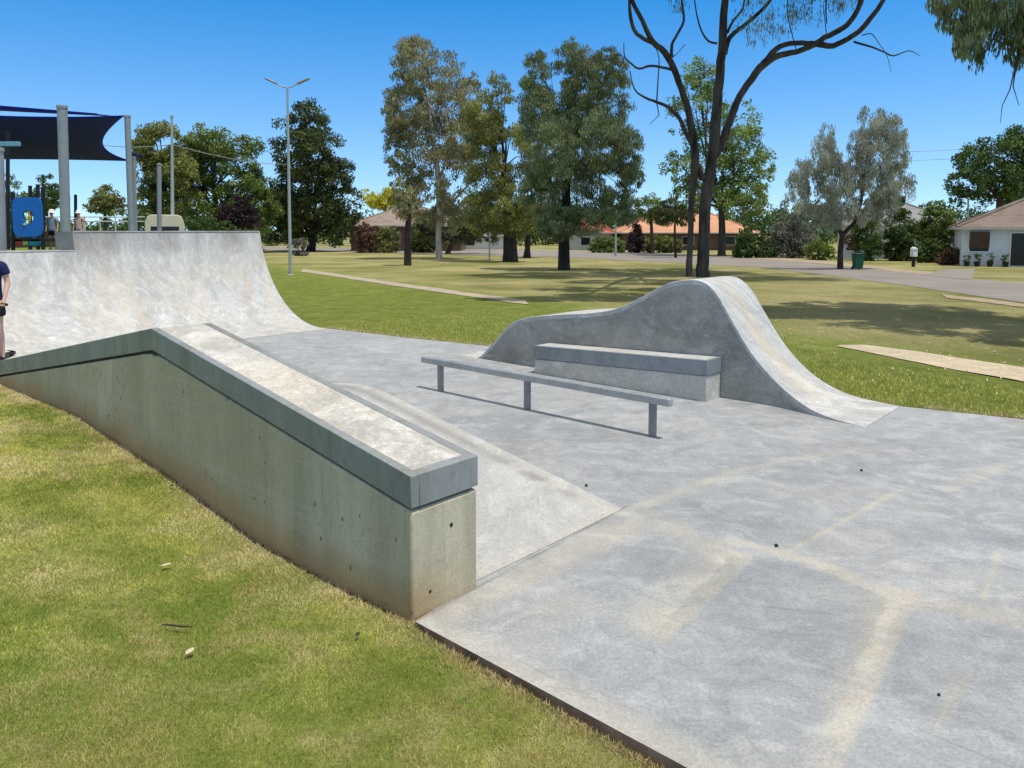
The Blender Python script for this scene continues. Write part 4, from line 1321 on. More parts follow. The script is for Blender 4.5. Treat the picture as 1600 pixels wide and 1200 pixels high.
crown_mesh('shade_bough', [((4.6, 19.4, 11.0), (2.4, 1.0, .8)), ((2.9, 19.3, 10.8), (1.7, .8, .7)), ((6.4, 19.6, 11.4), (1.8, 1.0, .8)), ((5.6, 20.8, 11.6), (1.6, .8, .7)), ((6.0, 23.4, 12.4), (2.4, 1.2, 1.0)),
           ((8.8, 27.5, 15.0), (3.2, 2.0, 1.5)), ((14.5, 30.5, 14.2), (3.5, 2.2, 1.6)), ((5.5, 33, 16.2), (4, 3, 2)), ((12, 37, 16.5), (4, 4, 2)), ((11.0, 33.2, 15), (3.5, 2, 1.5))],
           .24, LM['dull'], root, .15, 4.2, .3, 1.0, .36, 1.5, 304)  # out-of-frame boughs, added with flat dense leaves to shade the lawn
crown_mesh('hanging_leaves', thin, .19, LM['dull'], root, .85, .36, .17, 2.4, .26, 1.3, 302)

# ---- the gum at the right whose hanging foliage enters the picture
RB = Vector((12.6, 14.2, float(gz(12.6, 14.2))))
root = thing('overhanging_gum_tree', 'gum whose dark drooping foliage hangs into the upper right corner', 'tree', RB)
mb = MB()
a0 = Vector((12.4, 14.3, 5.2))
mb.tube([RB + Vector((0, 0, -.1)), RB + Vector((0, 0, .4)), RB + Vector((.1, .1, 2.6)), a0], [.30, .24, .21, .17], 10)
ends = [(9.4, 14.2, 7.2), (9.9, 13.6, 6.2), (8.2, 15.8, 8.6), (12, 16.5, 9), (14.5, 14, 9.2), (13, 11.5, 8.4), (10.8, 15.5, 8.9), (10.3, 17.5, 8.2)]
for e in ends:
    e = Vector(e); m_ = a0.lerp(e, .55) + Vector((0, 0, .9)); mb.tube([a0, m_, e], [.11, .07, .02], 7)
tw = [[(1600, 60), (1590, 85), (1585, 110), (1578, 140), (1566, 165), (1563, 192)], [(1600, 70), (1588, 100), (1583, 135), (1592, 165)], [(1560, 40), (1548, 70), (1530, 95)], [(1580, 10), (1530, 20), (1490, 60)]]
for t_ in tw:
    pts = [at(px, py, 14.0) for px, py in t_]; mb.tube(pts, list(np.linspace(.022, .005, len(pts))), 6)
mb.build('trunk', BK['big'], root, smooth=60)
tl = [blob3(px, py, rx, ry, 14.0, rngb.uniform(-.5, .5)) for px, py, rx, ry in ((1500, 18, 34, 34), (1535, 50, 34, 44), (1575, 25, 40, 34), (1548, 5, 50, 30), (1510, 62, 20, 30), (1590, 75, 14, 40), (1600, 40, 30, 40), (1480, -10, 34, 30), (1640, 20, 50, 60))]
shade_ = [(e, (1.5, 1.5, .8)) for e in ends[2:]] + [((8.6, 16.0, 8.3), (1.7, 1.0, .6)), ((7.4, 16.2, 8.9), (1.4, .8, .5)), ((11.2, 11.2, 8.2), (1.5, 1.4, .7)), ((10.4, 13.2, 8.4), (1.5, 1.2, .7)), ((9.8, 15.2, 8.5), (1.6, 1.0, .6)), ((11.2, 15.0, 8.8), (1.6, 1.2, .6)), ((10.6, 14.2, 8.6), (1.6, 1.3, .6)), ((12.2, 13.6, 8.8), (1.8, 1.3, .8))]
crown_mesh('crown', tl, .13, LM['dull'], root, .8, 2.2, .24, 1.6, .3, 1.5, 303)
crown_mesh('shade_bough', shade_, .16, LM['dull'], root, .15, 3.6, .3, 1.0, .36, 1.5, 305)  # unseen part of the canopy, leaves laid flat and thick to cast lawn shade

# ---- dropped leaves speckling the lawn under the right-hand gum
n = 520
lu = RNG.uniform(5.0, 16, n); lv = RNG.uniform(9.5, 24, n)
lx, ly = RNG.uniform(4.2, 12.5, n), RNG.uniform(8.2, 21, n)
ok = (uv(lx, ly)[1] > vfar(uv(lx, ly)[0]) + .25)
lx, ly = lx[ok], ly[ok]; n = len(lx)
P = np.stack([lx, ly, gz(lx, ly) + .028], 1); a_ = RNG.uniform(0, 6.283, n); L_ = RNG.uniform(.018, .042, n)[:, None]
ax_ = np.stack([np.cos(a_), np.sin(a_), RNG.uniform(-.35, .35, n)], 1) * L_; sd2 = np.stack([-np.sin(a_), np.cos(a_), RNG.uniform(-.6, .6, n)], 1) * L_ * .32
vs_ = np.stack([P - ax_, P + sd2, P + ax_, P - sd2], 1).reshape(-1, 3)
o = np_mesh('leaf_litter', vs_, 4, M['leafdry'])
tag(o, 'pale fallen leaves scattered over the lawn right of the hump', 'leaf litter', kind='stuff')

# ================================================================== LAMP POSTS, POLES, WIRES
B = G(454, 430); Y = B.y
root = thing('lamp_post', 'tall pale twin-headed lamp post standing on the lawn edge by the path', 'lamp post', B)
T = at(449, 137, Y)
mb = MB(); mb.tube([B + Vector((0, 0, -.1)), B + Vector((0, 0, .02)), B.lerp(T, .5), T], [.085, .085, .07, .05], 12)
mb.build('pole', M['postlight'], root)
mb = MB(); mb.lathe(B, [(.17, -.02), (.17, .02), (.10, .05), (.10, .25)], 12); mb.build('base_plate', M['postlight'], root)
for sx in (-1, 1):
    e = T + Vector((sx * .55, 0, .22))
    mb = MB(); mb.tube([T, T + Vector((sx * .2, 0, .03)), e], [.035, .03, .028], 8); arm = mb.build('arm', M['postlight'], root)
    mb = MB(); hd_ = Matrix.Rotation(-sx * R(24), 3, 'Y')
    mb.box(e + Vector((sx * .22, 0, .09)), (.62, .22, .09), M=hd_)
    mb.build('lamp_head', M['post'], root, bevel=.03)
    mb = MB(); mb.box(e + Vector((sx * .30, 0, .075)), (.34, .16, .02), M=hd_)
B = at(269, 380, 52); B.z = float(gz(B.x, B.y)); T = at(268.5, 183, 52)
root = thing('light_pole', 'thin pale pole with overhead wire rising behind the quarter pipe', 'pole', B)
mb = MB(); mb.tube([B, B.lerp(T, .5), T], [.13, .11, .08], 10); mb.build('pole', M['postlight'], root)
mb = MB(); mb.lathe(T, [(.1, -.05), (.1, .1), (.04, .16)], 8); mb.build('pole_cap', M['post'], root)


def wire(pts, r, sag, label, name='power_line'):
    a, b = pts; n = 24; P = []
    for i in range(n + 1):
        t = i / n; P.append(a.lerp(b, t) - Vector((0, 0, sag * 4 * t * (1 - t))))
    mb = MB(a); mb.tube(P, r, 6)
    return tag(mb.build(name, M['post'], smooth=60), label, 'wire')


wire((at(269, 226, 52), at(470, 256, 90)), .03, .5, 'overhead wire running from the thin light pole towards the dark evergreen')
wire((at(269, 226, 52), at(100, 215, 60)), .03, .4, 'overhead wire running left from the thin light pole behind the sail')
wire((at(1380, 238, 90), at(1660, 218, 90)), .028, .3, 'upper power line in the sky left of the dark oak')
wire((at(1380, 252, 92), at(1660, 232, 92)), .028, .3, 'lower power line in the sky left of the dark oak')


def street_post(px, pyb, pyt, depth, r, label, mat, name='street_post', sign=False):
    b = at(px, pyb, depth); b.z = float(gz(b.x, b.y)); t = at(px, pyt, depth)
    root = thing(name, label, 'post', b)
    mb = MB(); mb.tube([b, b.lerp(t, .5), t], [r, r * .95, r * .9], 10); mb.build('pole', mat, root)
    mb = MB(); mb.lathe(t, [(r * 1.4, -.03), (r * 1.4, .04), (r * .5, .08)], 10); mb.build('pole_cap', mat, root)
    return root


street_post(962, 393, 330, 70, .10, 'slim pale street pole just left of the orange roof', M['postlight'])
street_post(765, 398, 352, 60, .07, 'slim grey post between the pale gum and the thick olive trunk', M['post'])
street_post(1513, 372, 310, 62, .08, 'grey pole rising behind the roof of the white house', M['post'])

# ================================================================== SHADE SAIL, POSTS
gp = lambda px, Y: Vector((at(px, 380, Y).x, Y, float(gz(at(px, 380, Y).x, Y))))
SP = 'grey posts of the playground shade sail'


def sail_post(px_b, px_t, py_t, Y, r, label):
    b = gp(px_b, Y); t = at(px_t, py_t, Y)
    root = thing('sail_post', label, 'post', b, SP)
    mb = MB(); mb.tube([b + Vector((0, 0, -.1)), b, b.lerp(t, .5), t], [r, r, r, r], 18); mb.build('pole', M['post'], root)
    mb = MB(); mb.lathe(t, [(r + .012, -.05), (r + .012, .012), (r * .4, .03)], 18); mb.build('pole_cap', M['post'], root)
    mb = MB(); mb.lathe(b, [(r + .12, -.02), (r + .12, .02), (r + .02, .03)], 18); mb.build('base_plate', M['post'], root)
    return t


tA = sail_post(103, 97, 166, 18.5, .115, 'thickest grey post of the shade sail, directly behind the quarter pipe step')
tB = sail_post(206, 199, 181, 25, .095, 'grey post at the right corner of the navy shade sail')
tC = sail_post(249, 248.5, 256, 29, .085, 'short grey post standing alone right of the shade sail')
tD = sail_post(-2, -6, 232, 13.6, .115, 'grey post at the left edge of the picture behind the skater')
tE = sail_post(212, 209, 246, 34, .09, 'far grey post mostly hidden behind the right corner post')


def sail(name, label, C, dip, edge, n=28, mat=None):
    """C: 4 corners a(near left) b(near right) c(far right) d(far left); edges curve inwards"""
    a, b, c, d = [np.array(p) for p in C]
    P = np.zeros((n + 1, n + 1, 3))
    ctr = (a + b + c + d) / 4
    for i in range(n + 1):
        for j in range(n + 1):
            s, t = i / n, j / n
            ss = s + edge * (1 - 2 * s) * 4 * t * (1 - t) * (abs(1 - 2 * s) ** 1)
            tt = t + edge * .55 * (1 - 2 * t) * 4 * s * (1 - s) * (abs(1 - 2 * t) ** 1)
            p = a * (1 - ss) * (1 - tt) + b * ss * (1 - tt) + c * ss * tt + d * (1 - ss) * tt
            p[2] -= dip * 16 * s * (1 - s) * t * (1 - t)
            P[i, j] = p
    o = grid_mesh(name, P, mat or M['sail'], None, None, tuple(ctr)); o.location = ctr
    md = o.modifiers.new('hem', 'SOLIDIFY'); md.thickness = .02
    return tag(o, label, 'shade sail')


sail('shade_sail', 'big navy blue shade sail stretched over the playground', [at(-190, 168, 19), at(194, 181, 25), at(206, 252, 34), at(-220, 252, 33)], .12, .11)
sail('shade_sail', 'second navy sail seen nearly edge-on as a thin line above the big one', [at(-160, 152, 27), at(152, 178, 27.5), at(199, 183, 33), at(-160, 166, 34)], .05, .06)
sail('shade_sail', 'narrow dark sail tip poking out right of the corner post', [at(204, 238, 34), at(222, 243, 36), at(219, 249, 40), at(205, 249.5, 40)], .0, .05, 8)

# ================================================================== PLAYGROUND
PY_ = 20.0
def pbox(mb, px0, py0, px1, py1, Y, th):
    p0 = at(px0, py1, Y); p1 = at(px1, py0, Y)
    return mb.box(((p0.x + p1.x) / 2, Y, (p0.z + p1.z) / 2), (abs(p1.x - p0.x), th, abs(p1.z - p0.z)))


base = gp(42, PY_)
root = thing('play_structure', 'climbing frame with blue panel, dark posts and coloured low panels', 'playground', base)
# blue rounded panel with an oval opening
p0 = at(22, 370, PY_); p1 = at(65, 308, PY_)
cx, cz = (p0.x + p1.x) / 2, (p0.z + p1.z) / 2; hw, hh = (p1.x - p0.x) / 2, (p1.z - p0.z) / 2
n = 48; outer = []; inner = []
for k in range(n):
    a = 2 * math.pi * k / n; c_, s_ = math.cos(a), math.sin(a)
    e = .38
    outer.append((cx + hw * math.copysign(abs(c_) ** e, c_), cz + hh * math.copysign(abs(s_) ** e, s_)))
    inner.append((cx + hw * .36 * c_ + .02, cz + hh * .36 * s_))
mb = MB(); vs = []
for y in (PY_ - .03, PY_ + .03):
    vs += [Vector((x, y, z)) for x, z in outer] + [Vector((x, y, z)) for x, z in inner]
fs = []
for k in range(n):
    q = (k + 1) % n
    fs += [(k, q, n + q, n + k), (2 * n + k, 3 * n + k, 3 * n + q, 2 * n + q), (k, 2 * n + k, 2 * n + q, q), (n + k, n + q, 3 * n + q, 3 * n + k)]
mb.add(vs, fs); mb.build('play_panel', M['blue'], root, smooth=40)
mb = MB(); mb.tube([(cx + .03, PY_ + .02, cz - hh * .33), (cx + .05, PY_ + .02, cz), (cx + .03, PY_ + .02, cz + hh * .33)], [.015, .05, .015], 8); mb.build('panel_spinner', M['yellow'], root)
mb = MB(); mb.lathe((cx - .08, PY_ + .02, cz - .2), [(.02, -.06), (.08, 0), (.02, .06)], 10); mb.build('panel_knob', M['lime'], root)
for px, top_, Y in ((20, 300, PY_ + .1), (67, 292, PY_ + .1), (47, 290, PY_ + 1.3), (59, 288, PY_ + 1.3), (12, 205, PY_ + 1.3), (118, 304, PY_ + 6)):
    b = gp(px, Y); t = at(px, top_, Y)
    mb = MB(); mb.tube([b, t], .05, 10); mb.build('frame_post', M['black'], root)
pk = at(20, 374, PY_ + .7); 
mb = MB(); q0 = at(18, 372, PY_); q1 = at(66, 372, PY_)
mb.box(((q0.x + q1.x) / 2, PY_ + .7, q0.z - .05), (abs(q1.x - q0.x), 1.2, .07)); mb.build('platform', M['black'], root)
for (a0_, b0_, a1_, b1_, mt) in ((24, 374, 34, 384, 'red'), (36, 375, 44, 383, 'lime'), (46, 374, 62, 384, 'teal')):
    mb = MB(); pbox(mb, a0_, b0_, a1_, b1_, PY_ + .12, .04); mb.build('low_panel', M[mt], root, bevel=.01)
mb = MB(); s0 = at(66, 372, PY_ + .7); g0 = gp(92, PY_ + 2.2)
b = gp(4, 13.2)
mb = MB(); t0 = at(-30, 225, 14.6); t1 = at(31, 225, 14.6)
root = thing('roof_beam', 'pale blue metal beam end sticking out left of the sail post', 'beam', (t1.x - .4, 14.6, t1.z))
mb.box(((t0.x + t1.x) / 2, 14.6, t1.z), (abs(t1.x - t0.x), .07, .085)); mb.build('beam', paint('pale_blue_steel', (.16, .36, .48), .4), root, bevel=.008)
mb = MB(); q = at(-26, 225, 14.6); gq = gp(-26, 14.6); mb.tube([gq, q], .05, 10); mb.build('beam_post', M['post'], root)

# low white fence beyond the playground
root = thing('rail_fence', 'low pale rail fence beyond the playground, left of the caravan', 'fence', gp(150, 58))
for py in (339, 346):
    mb = MB(); mb.tube([at(60, py, 58), at(226, py, 58)], .05, 6); mb.build('rail', M['trim'], root)
for px in range(60, 227, 24):
    p = at(px, 338, 58); b = Vector((p.x, 58, float(gz(p.x, 58)))); mb = MB(); mb.tube([b, p], .05, 6); mb.build('post', M['trim'], root)

# ---- caravan
CV = 50.0
c0 = at(229, 335.5, CV); c1 = at(285, 335.5, CV); gzv = float(gz(c0.x, CV))
root = thing('caravan', 'cream caravan parked beyond the quarter pipe', 'caravan', ((c0.x + c1.x) / 2, CV, gzv))
wv = c1.x - c0.x; hv = c0.z - (gzv + .45); cxv = (c0.x + c1.x) / 2
prof_ = [(-wv / 2, 0), (-wv / 2, hv * .82), (-wv / 2 + .15, hv * .96), (-wv / 2 + .4, hv), (wv / 2 - .4, hv), (wv / 2 - .15, hv * .96), (wv / 2, hv * .8), (wv / 2, 0)]
mb = MB(); mb.prism([(cxv + x, CV, gzv + .45 + z) for x, z in prof_], (0, 0, 0), (0, 4.6, 0)); mb.build('body', M['cream'], root, bevel=.04)
mb = MB(); mb.box((cxv, CV - .012, gzv + .45 + hv * .62), (wv * .72, .02, hv * .22)); mb.build('window', M['glass'], root)
mb = MB(); mb.box((cxv, CV - .015, gzv + .45 + hv * .36), (wv * .96, .025, .06)); mb.build('stripe', M['trim'], root)
for sx in (-1, 1):
    mb = MB(); mb.tube([(cxv + sx * (wv / 2 - .2) - .1, CV + 2.4, gzv + .33), (cxv + sx * (wv / 2 - .2) + .1, CV + 2.4, gzv + .33)], .33, 16); mb.build('wheel', M['rubber'], root)
mb = MB(); mb.tube([(cxv, CV, gzv + .5), (cxv, CV - 1.2, gzv + .45)], .05, 6); mb.build('tow_bar', M['black'], root)
root.rotation_euler.z = math.atan2(-cxv, CV + 2)

# ================================================================== HOUSES
def tile_mat(name, a, b):
    m = Mat(name)
    c = m.ramp(m.noise(1.2, 5, .65), [(.3, a), (.7, b)])
    wv_ = m.n.new('ShaderNodeTexWave'); wv_.bands_direction = 'Z'; wv_.inputs['Scale'].default_value = 2.2; wv_.inputs['Distortion'].default_value = .5
    m.l.new(m.pos(), wv_.inputs[0])
    c = m.mix(1.0, c, m.ramp(wv_.outputs['Fac'], [(.1, .72), (.5, 1.05)]), 'MULTIPLY')
    m.color(c).rough(.85); return m.m


def board_mat(name, a, b):
    m = Mat(name)
    c = m.ramp(m.noise(.8, 4, .6, m.mapped((1, 1, .3))), [(.3, a), (.7, b)])
    wv_ = m.n.new('ShaderNodeTexWave'); wv_.bands_direction = 'Z'; wv_.inputs['Scale'].default_value = 2.6
    m.l.new(m.pos(), wv_.inputs[0])
    c = m.mix(1.0, c, m.ramp(wv_.outputs['Fac'], [(.0, .7), (.12, 1)]), 'MULTIPLY')
    m.color(c).rough(.6); return m.m


M['tile_orange'] = tile_mat('orange_tiles', (.50, .24, .13), (.66, .36, .21))
M['tile_red'] = tile_mat('red_tiles', (.40, .10, .075), (.52, .17, .11))
M['tile_brown'] = tile_mat('brown_tiles', (.175, .13, .105), (.27, .205, .165))
M['tile_taupe'] = tile_mat('taupe_tiles', (.235, .18, .145), (.34, .27, .22))
M['tile_grey'] = tile_mat('grey_tiles', (.20, .20, .205), (.31, .30, .30))
M['boards'] = board_mat('white_weatherboard', (.66, .68, .70), (.76, .78, .80))
M['brick'] = paint('brown_brick', (.16, .10, .07), .9, 0, .35, 5)
M['blind'] = paint('brown_blind', (.10, .06, .045), .8, 0, .5, 8)


def house(name, label, x0, x1, y0, depth, eave, ridge, over, wall, roof, hip=1.0):
    zc = float(gz((x0 + x1) / 2, y0))
    root = thing(name, label, 'house', ((x0 + x1) / 2, y0 + depth / 2, zc))
    mb = MB(); mb.box(((x0 + x1) / 2, y0 + depth / 2, (zc - .2 + eave) / 2), (x1 - x0, depth, eave - zc + .2)); mb.build('wall', wall, root)
    a, b, c, d = x0 - over, x1 + over, y0 - over, y0 + depth + over
    hd_ = (d - c) / 2 * hip; ym = (c + d) / 2
    V = [(a, c, eave), (b, c, eave), (b, d, eave), (a, d, eave), (a + hd_, ym, ridge), (b - hd_, ym, ridge),
         (a, c, eave - .14), (b, c, eave - .14), (b, d, eave - .14), (a, d, eave - .14)]
    mb = MB(); mb.add(V, [(0, 1, 5, 4), (1, 2, 5), (2, 3, 4, 5), (3, 0, 4), (6, 7, 1, 0), (7, 8, 2, 1), (8, 9, 3, 2), (9, 6, 0, 3), (6, 9, 8, 7)])
    r_ = mb.build('roof', roof, root, smooth=0)
    mb = MB()
    for p, q in ((V[4], V[5]), (V[0], V[4]), (V[3], V[4]), (V[1], V[5]), (V[2], V[5])):
        mb.tube([Vector(p) + Vector((0, 0, .03)), Vector(q) + Vector((0, 0, .03))], .10, 6)
    mb.build('ridge_cap', roof, r_)
    mb = MB()
    for p, q in ((V[6], V[7]), (V[9], V[6]), (V[7], V[8])):
        p = Vector(p); q = Vector(q); mid = (p + q) / 2; dd = q - p
        mb.box(mid + Vector((0, 0, .06)), (abs(dd.x) + .1 if abs(dd.x) > .1 else .12, abs(dd.y) if abs(dd.y) > .1 else .12, .12))
    mb.build('gutter', M['trim'], r_)
    return root, r_


def opening(root, name, x, y, z, wd, hg, fmat, pmat, bars=1):
    mb = MB()
    t = .07
    for (cx_, cz_, sx_, sz_) in ((x, z + hg / 2, wd + t, t), (x, z - hg / 2, wd + t, t), (x - wd / 2, z, t, hg - t), (x + wd / 2, z, t, hg - t)):
        mb.box((cx_, y - .02, cz_), (sx_, .09, sz_))
    f = mb.build(name, fmat, root)
    mb = MB(); mb.box((x, y - .008, z), (wd - .04, .03, hg - .04)); mb.build('pane', pmat, f)
    return f


# white weatherboard house, right edge (turned so that its front runs away to the left)
hY = 48.0; HA = R(-28)
hx0 = at(1504, 355, hY).x; hx1 = hx0 + 9.5; ez = at(1504, 355, hY).z
root, rf = house('weatherboard_house', 'white weatherboard house with a brown tiled roof at the right edge', hx0, hx1, hY, 9.0, ez, ez + 2.2, .35, M['boards'], M['tile_brown'])


def front_t(px):                               # distance along the turned front wall under picture column px
    a = ray(px, 380)[0]
    return (a * hY - hx0) / (math.cos(HA) - a * math.sin(HA))


gh = float(gz((hx0 + hx1) / 2, hY))
t0, t1 = front_t(1514), front_t(1546)
f = opening(root, 'window', hx0 + (t0 + t1) / 2, hY, gh + 1.55, t1 - t0, 1.25, M['white'], M['glass'])
mb = MB(); mb.box((hx0 + (t0 + t1) / 2, hY - .2, gh + 1.68), ((t1 - t0) * .98, .03, 1.1), M=Matrix.Rotation(R(14), 3, 'X')); mb.build('blind', M['blind'], f)
td = front_t(1593); f = opening(root, 'door', hx0 + td, hY, gh + 1.1, .95, 2.1, M['white'], M['glass'])
mb = MB(); mb.box((hx0 + td + .3, hY - .06, gh + 1.05), (.04, .05, .14)); mb.build('handle', M['gal'], f)
rot = Matrix.Rotation(HA, 3, 'Z')
root.rotation_euler.z = HA
cnr = Vector((hx0, hY, 0)); off_ = Vector((root.location.x, root.location.y, 0)) - cnr
nl_ = cnr + rot @ off_; root.location = (nl_.x, nl_.y, root.location.z)
PT = ['dark potted plant below the window of the white house, leftmost', 'dark potted plant just right of the leftmost one at the white house', 'dark potted plant between window and door of the white house', 'dark potted plant beside the door of the white house']
for k, px in enumerate((1511, 1527, 1547, 1571)):
    b = cnr + rot @ Vector((front_t(px), -.6, 0)); b.z = float(gz(b.x, b.y))
    pr = thing('potted_plant', PT[k], 'potted plant', b, 'potted plants along the white house')
    mb = MB(); mb.lathe(b, [(.13, 0), (.19, .3), (.21, .32), (.17, .33)], 12); mb.build('pot', M['black'], pr)
    crown_mesh('foliage', [((b.x, b.y, b.z + .55), (.2, .2, .28))], .12, LM['deep'], pr, 0, 2, .4, 1, .5, .5, 500 + k)

# orange-roofed house
oY = 96.0
x0 = at(975, 360, oY).x; x1 = at(1178, 360, oY).x
root, rf = house('tiled_house', 'low house with a broad orange tiled roof behind the big gum trunks', x0, x1, oY, 10.5, at(0, 363, oY).z, at(0, 333, oY).z + .4, .6, M['brick'], M['tile_orange'])
for px in (1000, 1030, 1075, 1140):
    p = at(px, 376, oY); opening(root, 'window', p.x, oY, p.z, 1.5, 1.1, M['trim'], M['glass'])
for px in (1125, 1160):
    p = at(px, 364, oY - .45); mb = MB(); mb.box((p.x, oY - .45, (p.z + float(gz(p.x, oY))) / 2), (.12, .12, p.z - float(gz(p.x, oY)))); mb.build('porch_post', M['trim'], root)
x0 = at(896, 360, oY - 1).x; x1 = at(962, 360, oY - 1).x
root, rf = house('red_roof_house', 'pale small house with a reddish tiled roof between the park tree and the orange roof', x0, x1, oY + 3, 9, at(0, 363, oY + 3).z, at(0, 344, oY + 3).z, .5, M['trim'], M['tile_red'])
for px in (915, 940):
    p = at(px, 377, oY + 3); opening(root, 'window', p.x, oY + 3, p.z, 1.3, 1.1, M['white'], M['glass'])
# brown-roofed house
bY = 92.0
x0 = at(548, 360, bY).x; x1 = at(720, 360, bY).x
root, rf = house('brown_roof_house', 'low house with a dull brown roof between the dark evergreen and the pale gum', x0, x1, bY, 10, at(0, 352, bY).z, at(0, 323, bY).z, .5, M['brick'], M['tile_taupe'])
for px in (570, 615, 660):
    p = at(px, 370, bY); opening(root, 'window', p.x, bY, p.z, 1.6, 1.1, M['trim'], M['glass'])
# grey roof behind the bushes
gY = 78.0
x0 = at(1375, 350, gY).x; x1 = at(1500, 350, gY).x
root, rf = house('grey_roof_house', 'grey-roofed house with a boxy rooftop cooler behind the round bushes', x0, x1, gY, 10, at(0, 350, gY).z, at(0, 312, gY).z, .5, M['trim'], M['tile_grey'], .8)
for px in (1390, 1430, 1470):
    p = at(px, 366, gY); opening(root, 'window', p.x, gY, p.z, 1.3, 1.0, M['white'], M['glass'])
p = Vector(((x0 + x1) / 2, gY + 5, at(0, 312, gY).z + .22)); mb = MB(); mb.box(p, (1.5, 1.2, .75)); ck = mb.build('roof_cooler', M['rubber'], rf, bevel=.05)
mb = MB()
for k in range(5): mb.box(p + Vector((0, -.605, -.28 + k * .13)), (1.3, .02, .05))
mb.build('louvre', M['black'], rf)
# pale bungalow glimpsed behind the gum trunk
x0 = at(715, 370, 104).x; x1 = at(790, 370, 104).x
root, rf = house('white_house', 'far small white house glimpsed between the pale gum and the olive trunk', x0, x1, 104, 8, at(0, 368, 104).z, at(0, 352, 104).z, .4, M['white'], M['tile_grey'])
p = at(735, 378, 104); opening(root, 'window', p.x, 104, p.z, 1.2, 1.0, M['trim'], M['glass'])

# pale picket fence, bin, letterbox
fY = 60.0
a0 = at(1318, 394, fY); a1 = at(1428, 392, fY)
root = thing('panel_fence', 'low pale blue-white panel fence behind the green bin', 'fence', ((a0.x + a1.x) / 2, fY, float(gz(a0.x, fY))))
g_ = float(gz((a0.x + a1.x) / 2, fY))
npan = 6; wpn = (a1.x - a0.x) / npan
fm = paint('pale_fence_panel', (.40, .46, .47), .6)
for k in range(npan):
    mb = MB(); mb.box((a0.x + wpn * (k + .5), fY, g_ + .42), (wpn - .12, .05, .72)); mb.build('panel', fm, root)
for k in range(npan + 1):
    mb = MB(); mb.box((a0.x + wpn * k, fY, g_ + .45), (.11, .11, .95)); mb.build('post', fm, root)
B = G(1340, 421.5)
root = thing('wheelie_bin', 'dark green wheelie bin on the verge right of the weeping tree trunk', 'bin', B)
w0, d0, h0 = .50, .55, .86
mb = MB(); z0 = B.z + .08
vs = [Vector((B.x + sx * w0 / 2 * k, B.y + sy * d0 / 2 * k, z)) for z, k in ((z0, .8), (B.z + h0, 1.0)) for sx, sy in ((-1, -1), (1, -1), (1, 1), (-1, 1))]
mb.add(vs, [(3, 2, 1, 0), (4, 5, 6, 7), (0, 1, 5, 4), (1, 2, 6, 5), (2, 3, 7, 6), (3, 0, 4, 7)]); mb.build('body', M['green_bin'], root, bevel=.02)
mb = MB(); mb.box((B.x, B.y, B.z + h0 + .04), (w0 + .05, d0 + .06, .07)); mb.build('lid', M['green_bin'], root, bevel=.03)
mb = MB(); mb.tube([(B.x - .2, B.y + d0 / 2 + .05, B.z + h0 - .02), (B.x + .2, B.y + d0 / 2 + .05, B.z + h0 - .02)], .016, 8); mb.build('handle', M['green_bin'], root)
for sx in (-1, 1):
    mb = MB(); mb.tube([(B.x + sx * .2 - .025, B.y + .22, B.z + .10), (B.x + sx * .2 + .025, B.y + .22, B.z + .10)], .10, 14); mb.build('wheel', M['rubber'], root)
B = G(1427, 417)
root = thing('letterbox', 'slim white letterbox post on the grass left of the white house', 'letterbox', B)
mb = MB(); mb.box(B + Vector((0, 0, .35)), (.16, .16, .70)); mb.build('post', M['rubber'], root, bevel=.01)
mb = MB(); mb.prism([B + Vector((-.13, 0, .65)), B + Vector((.13, 0, .65)), B + Vector((.13, 0, 1.15)), B + Vector((0, 0, 1.25)), B + Vector((-.13, 0, 1.15))], (0, -.2, 0), (0, .2, 0)); mb.build('box', M['white'], root, bevel=.01)
mb = MB(); mb.box(B + Vector((0, -.205, 1.03)), (.18, .012, .035)); mb.build('slot', M['black'], root)

# ================================================================== FAR TREELINE (one soft mass beyond the houses)
tl_root = thing('treeline', 'unbroken line of distant trees behind the houses', 'treeline', (0, 150, float(gz(0, 150))))
blt = []
rg = random.Random(77)
for px in range(-120, 1760, 17):
    Y_ = rg.uniform(128, 165); top = 328 + 7 * math.sin(px * .013) + rg.uniform(-9, 8)
    if px < 215: top += 11
    zt = at(px, top, Y_).z; zb = float(gz(at(px, top, Y_).x, Y_)); x_ = at(px, top, Y_).x
    blt.append(((x_, Y_, (zt + zb) / 2), (rg.uniform(2.2, 3.6), 2.4, (zt - zb) / 2 + .5)))
o = crown_mesh('treeline', blt, .62, LM['deep'], None, .2, 1.7, .55, 1, .42, 1, 900)
bpy.data.objects.remove(tl_root)
tag(o, 'unbroken line of distant trees behind the houses', 'treeline', kind='stuff')

# ================================================================== PEOPLE
def skin(name, V, E, Rr, mat, parent, origin, sub=2):
    me = bpy.data.meshes.new(name)
    o3 = parent_world(parent); me.from_pydata([tuple(Vector(v) + origin - o3) for v in V], E, [])
    ob = bpy.data.objects.new(name + '_rig', me); COL.objects.link(ob)
    ob.modifiers.new('Skin', 'SKIN').use_smooth_shade = True
    sv = me.skin_vertices[0].data
    for i, r in enumerate(Rr): sv[i].radius = (r, r) if not isinstance(r, tuple) else r
    sv[0].use_root = True
    sm = ob.modifiers.new('Sub', 'SUBSURF'); sm.levels = sub; sm.render_levels = sub
    bpy.context.view_layer.update()
    dg = bpy.context.evaluated_depsgraph_get()
    m2 = bpy.data.meshes.new_from_object(ob.evaluated_get(dg)); m2.name = name
    bpy.data.objects.remove(ob); bpy.data.meshes.remove(me)
    m2.materials.clear()
    m2.polygons.foreach_set('use_smooth', [True] * len(m2.polygons))
    return link(name, m2, mat, parent)


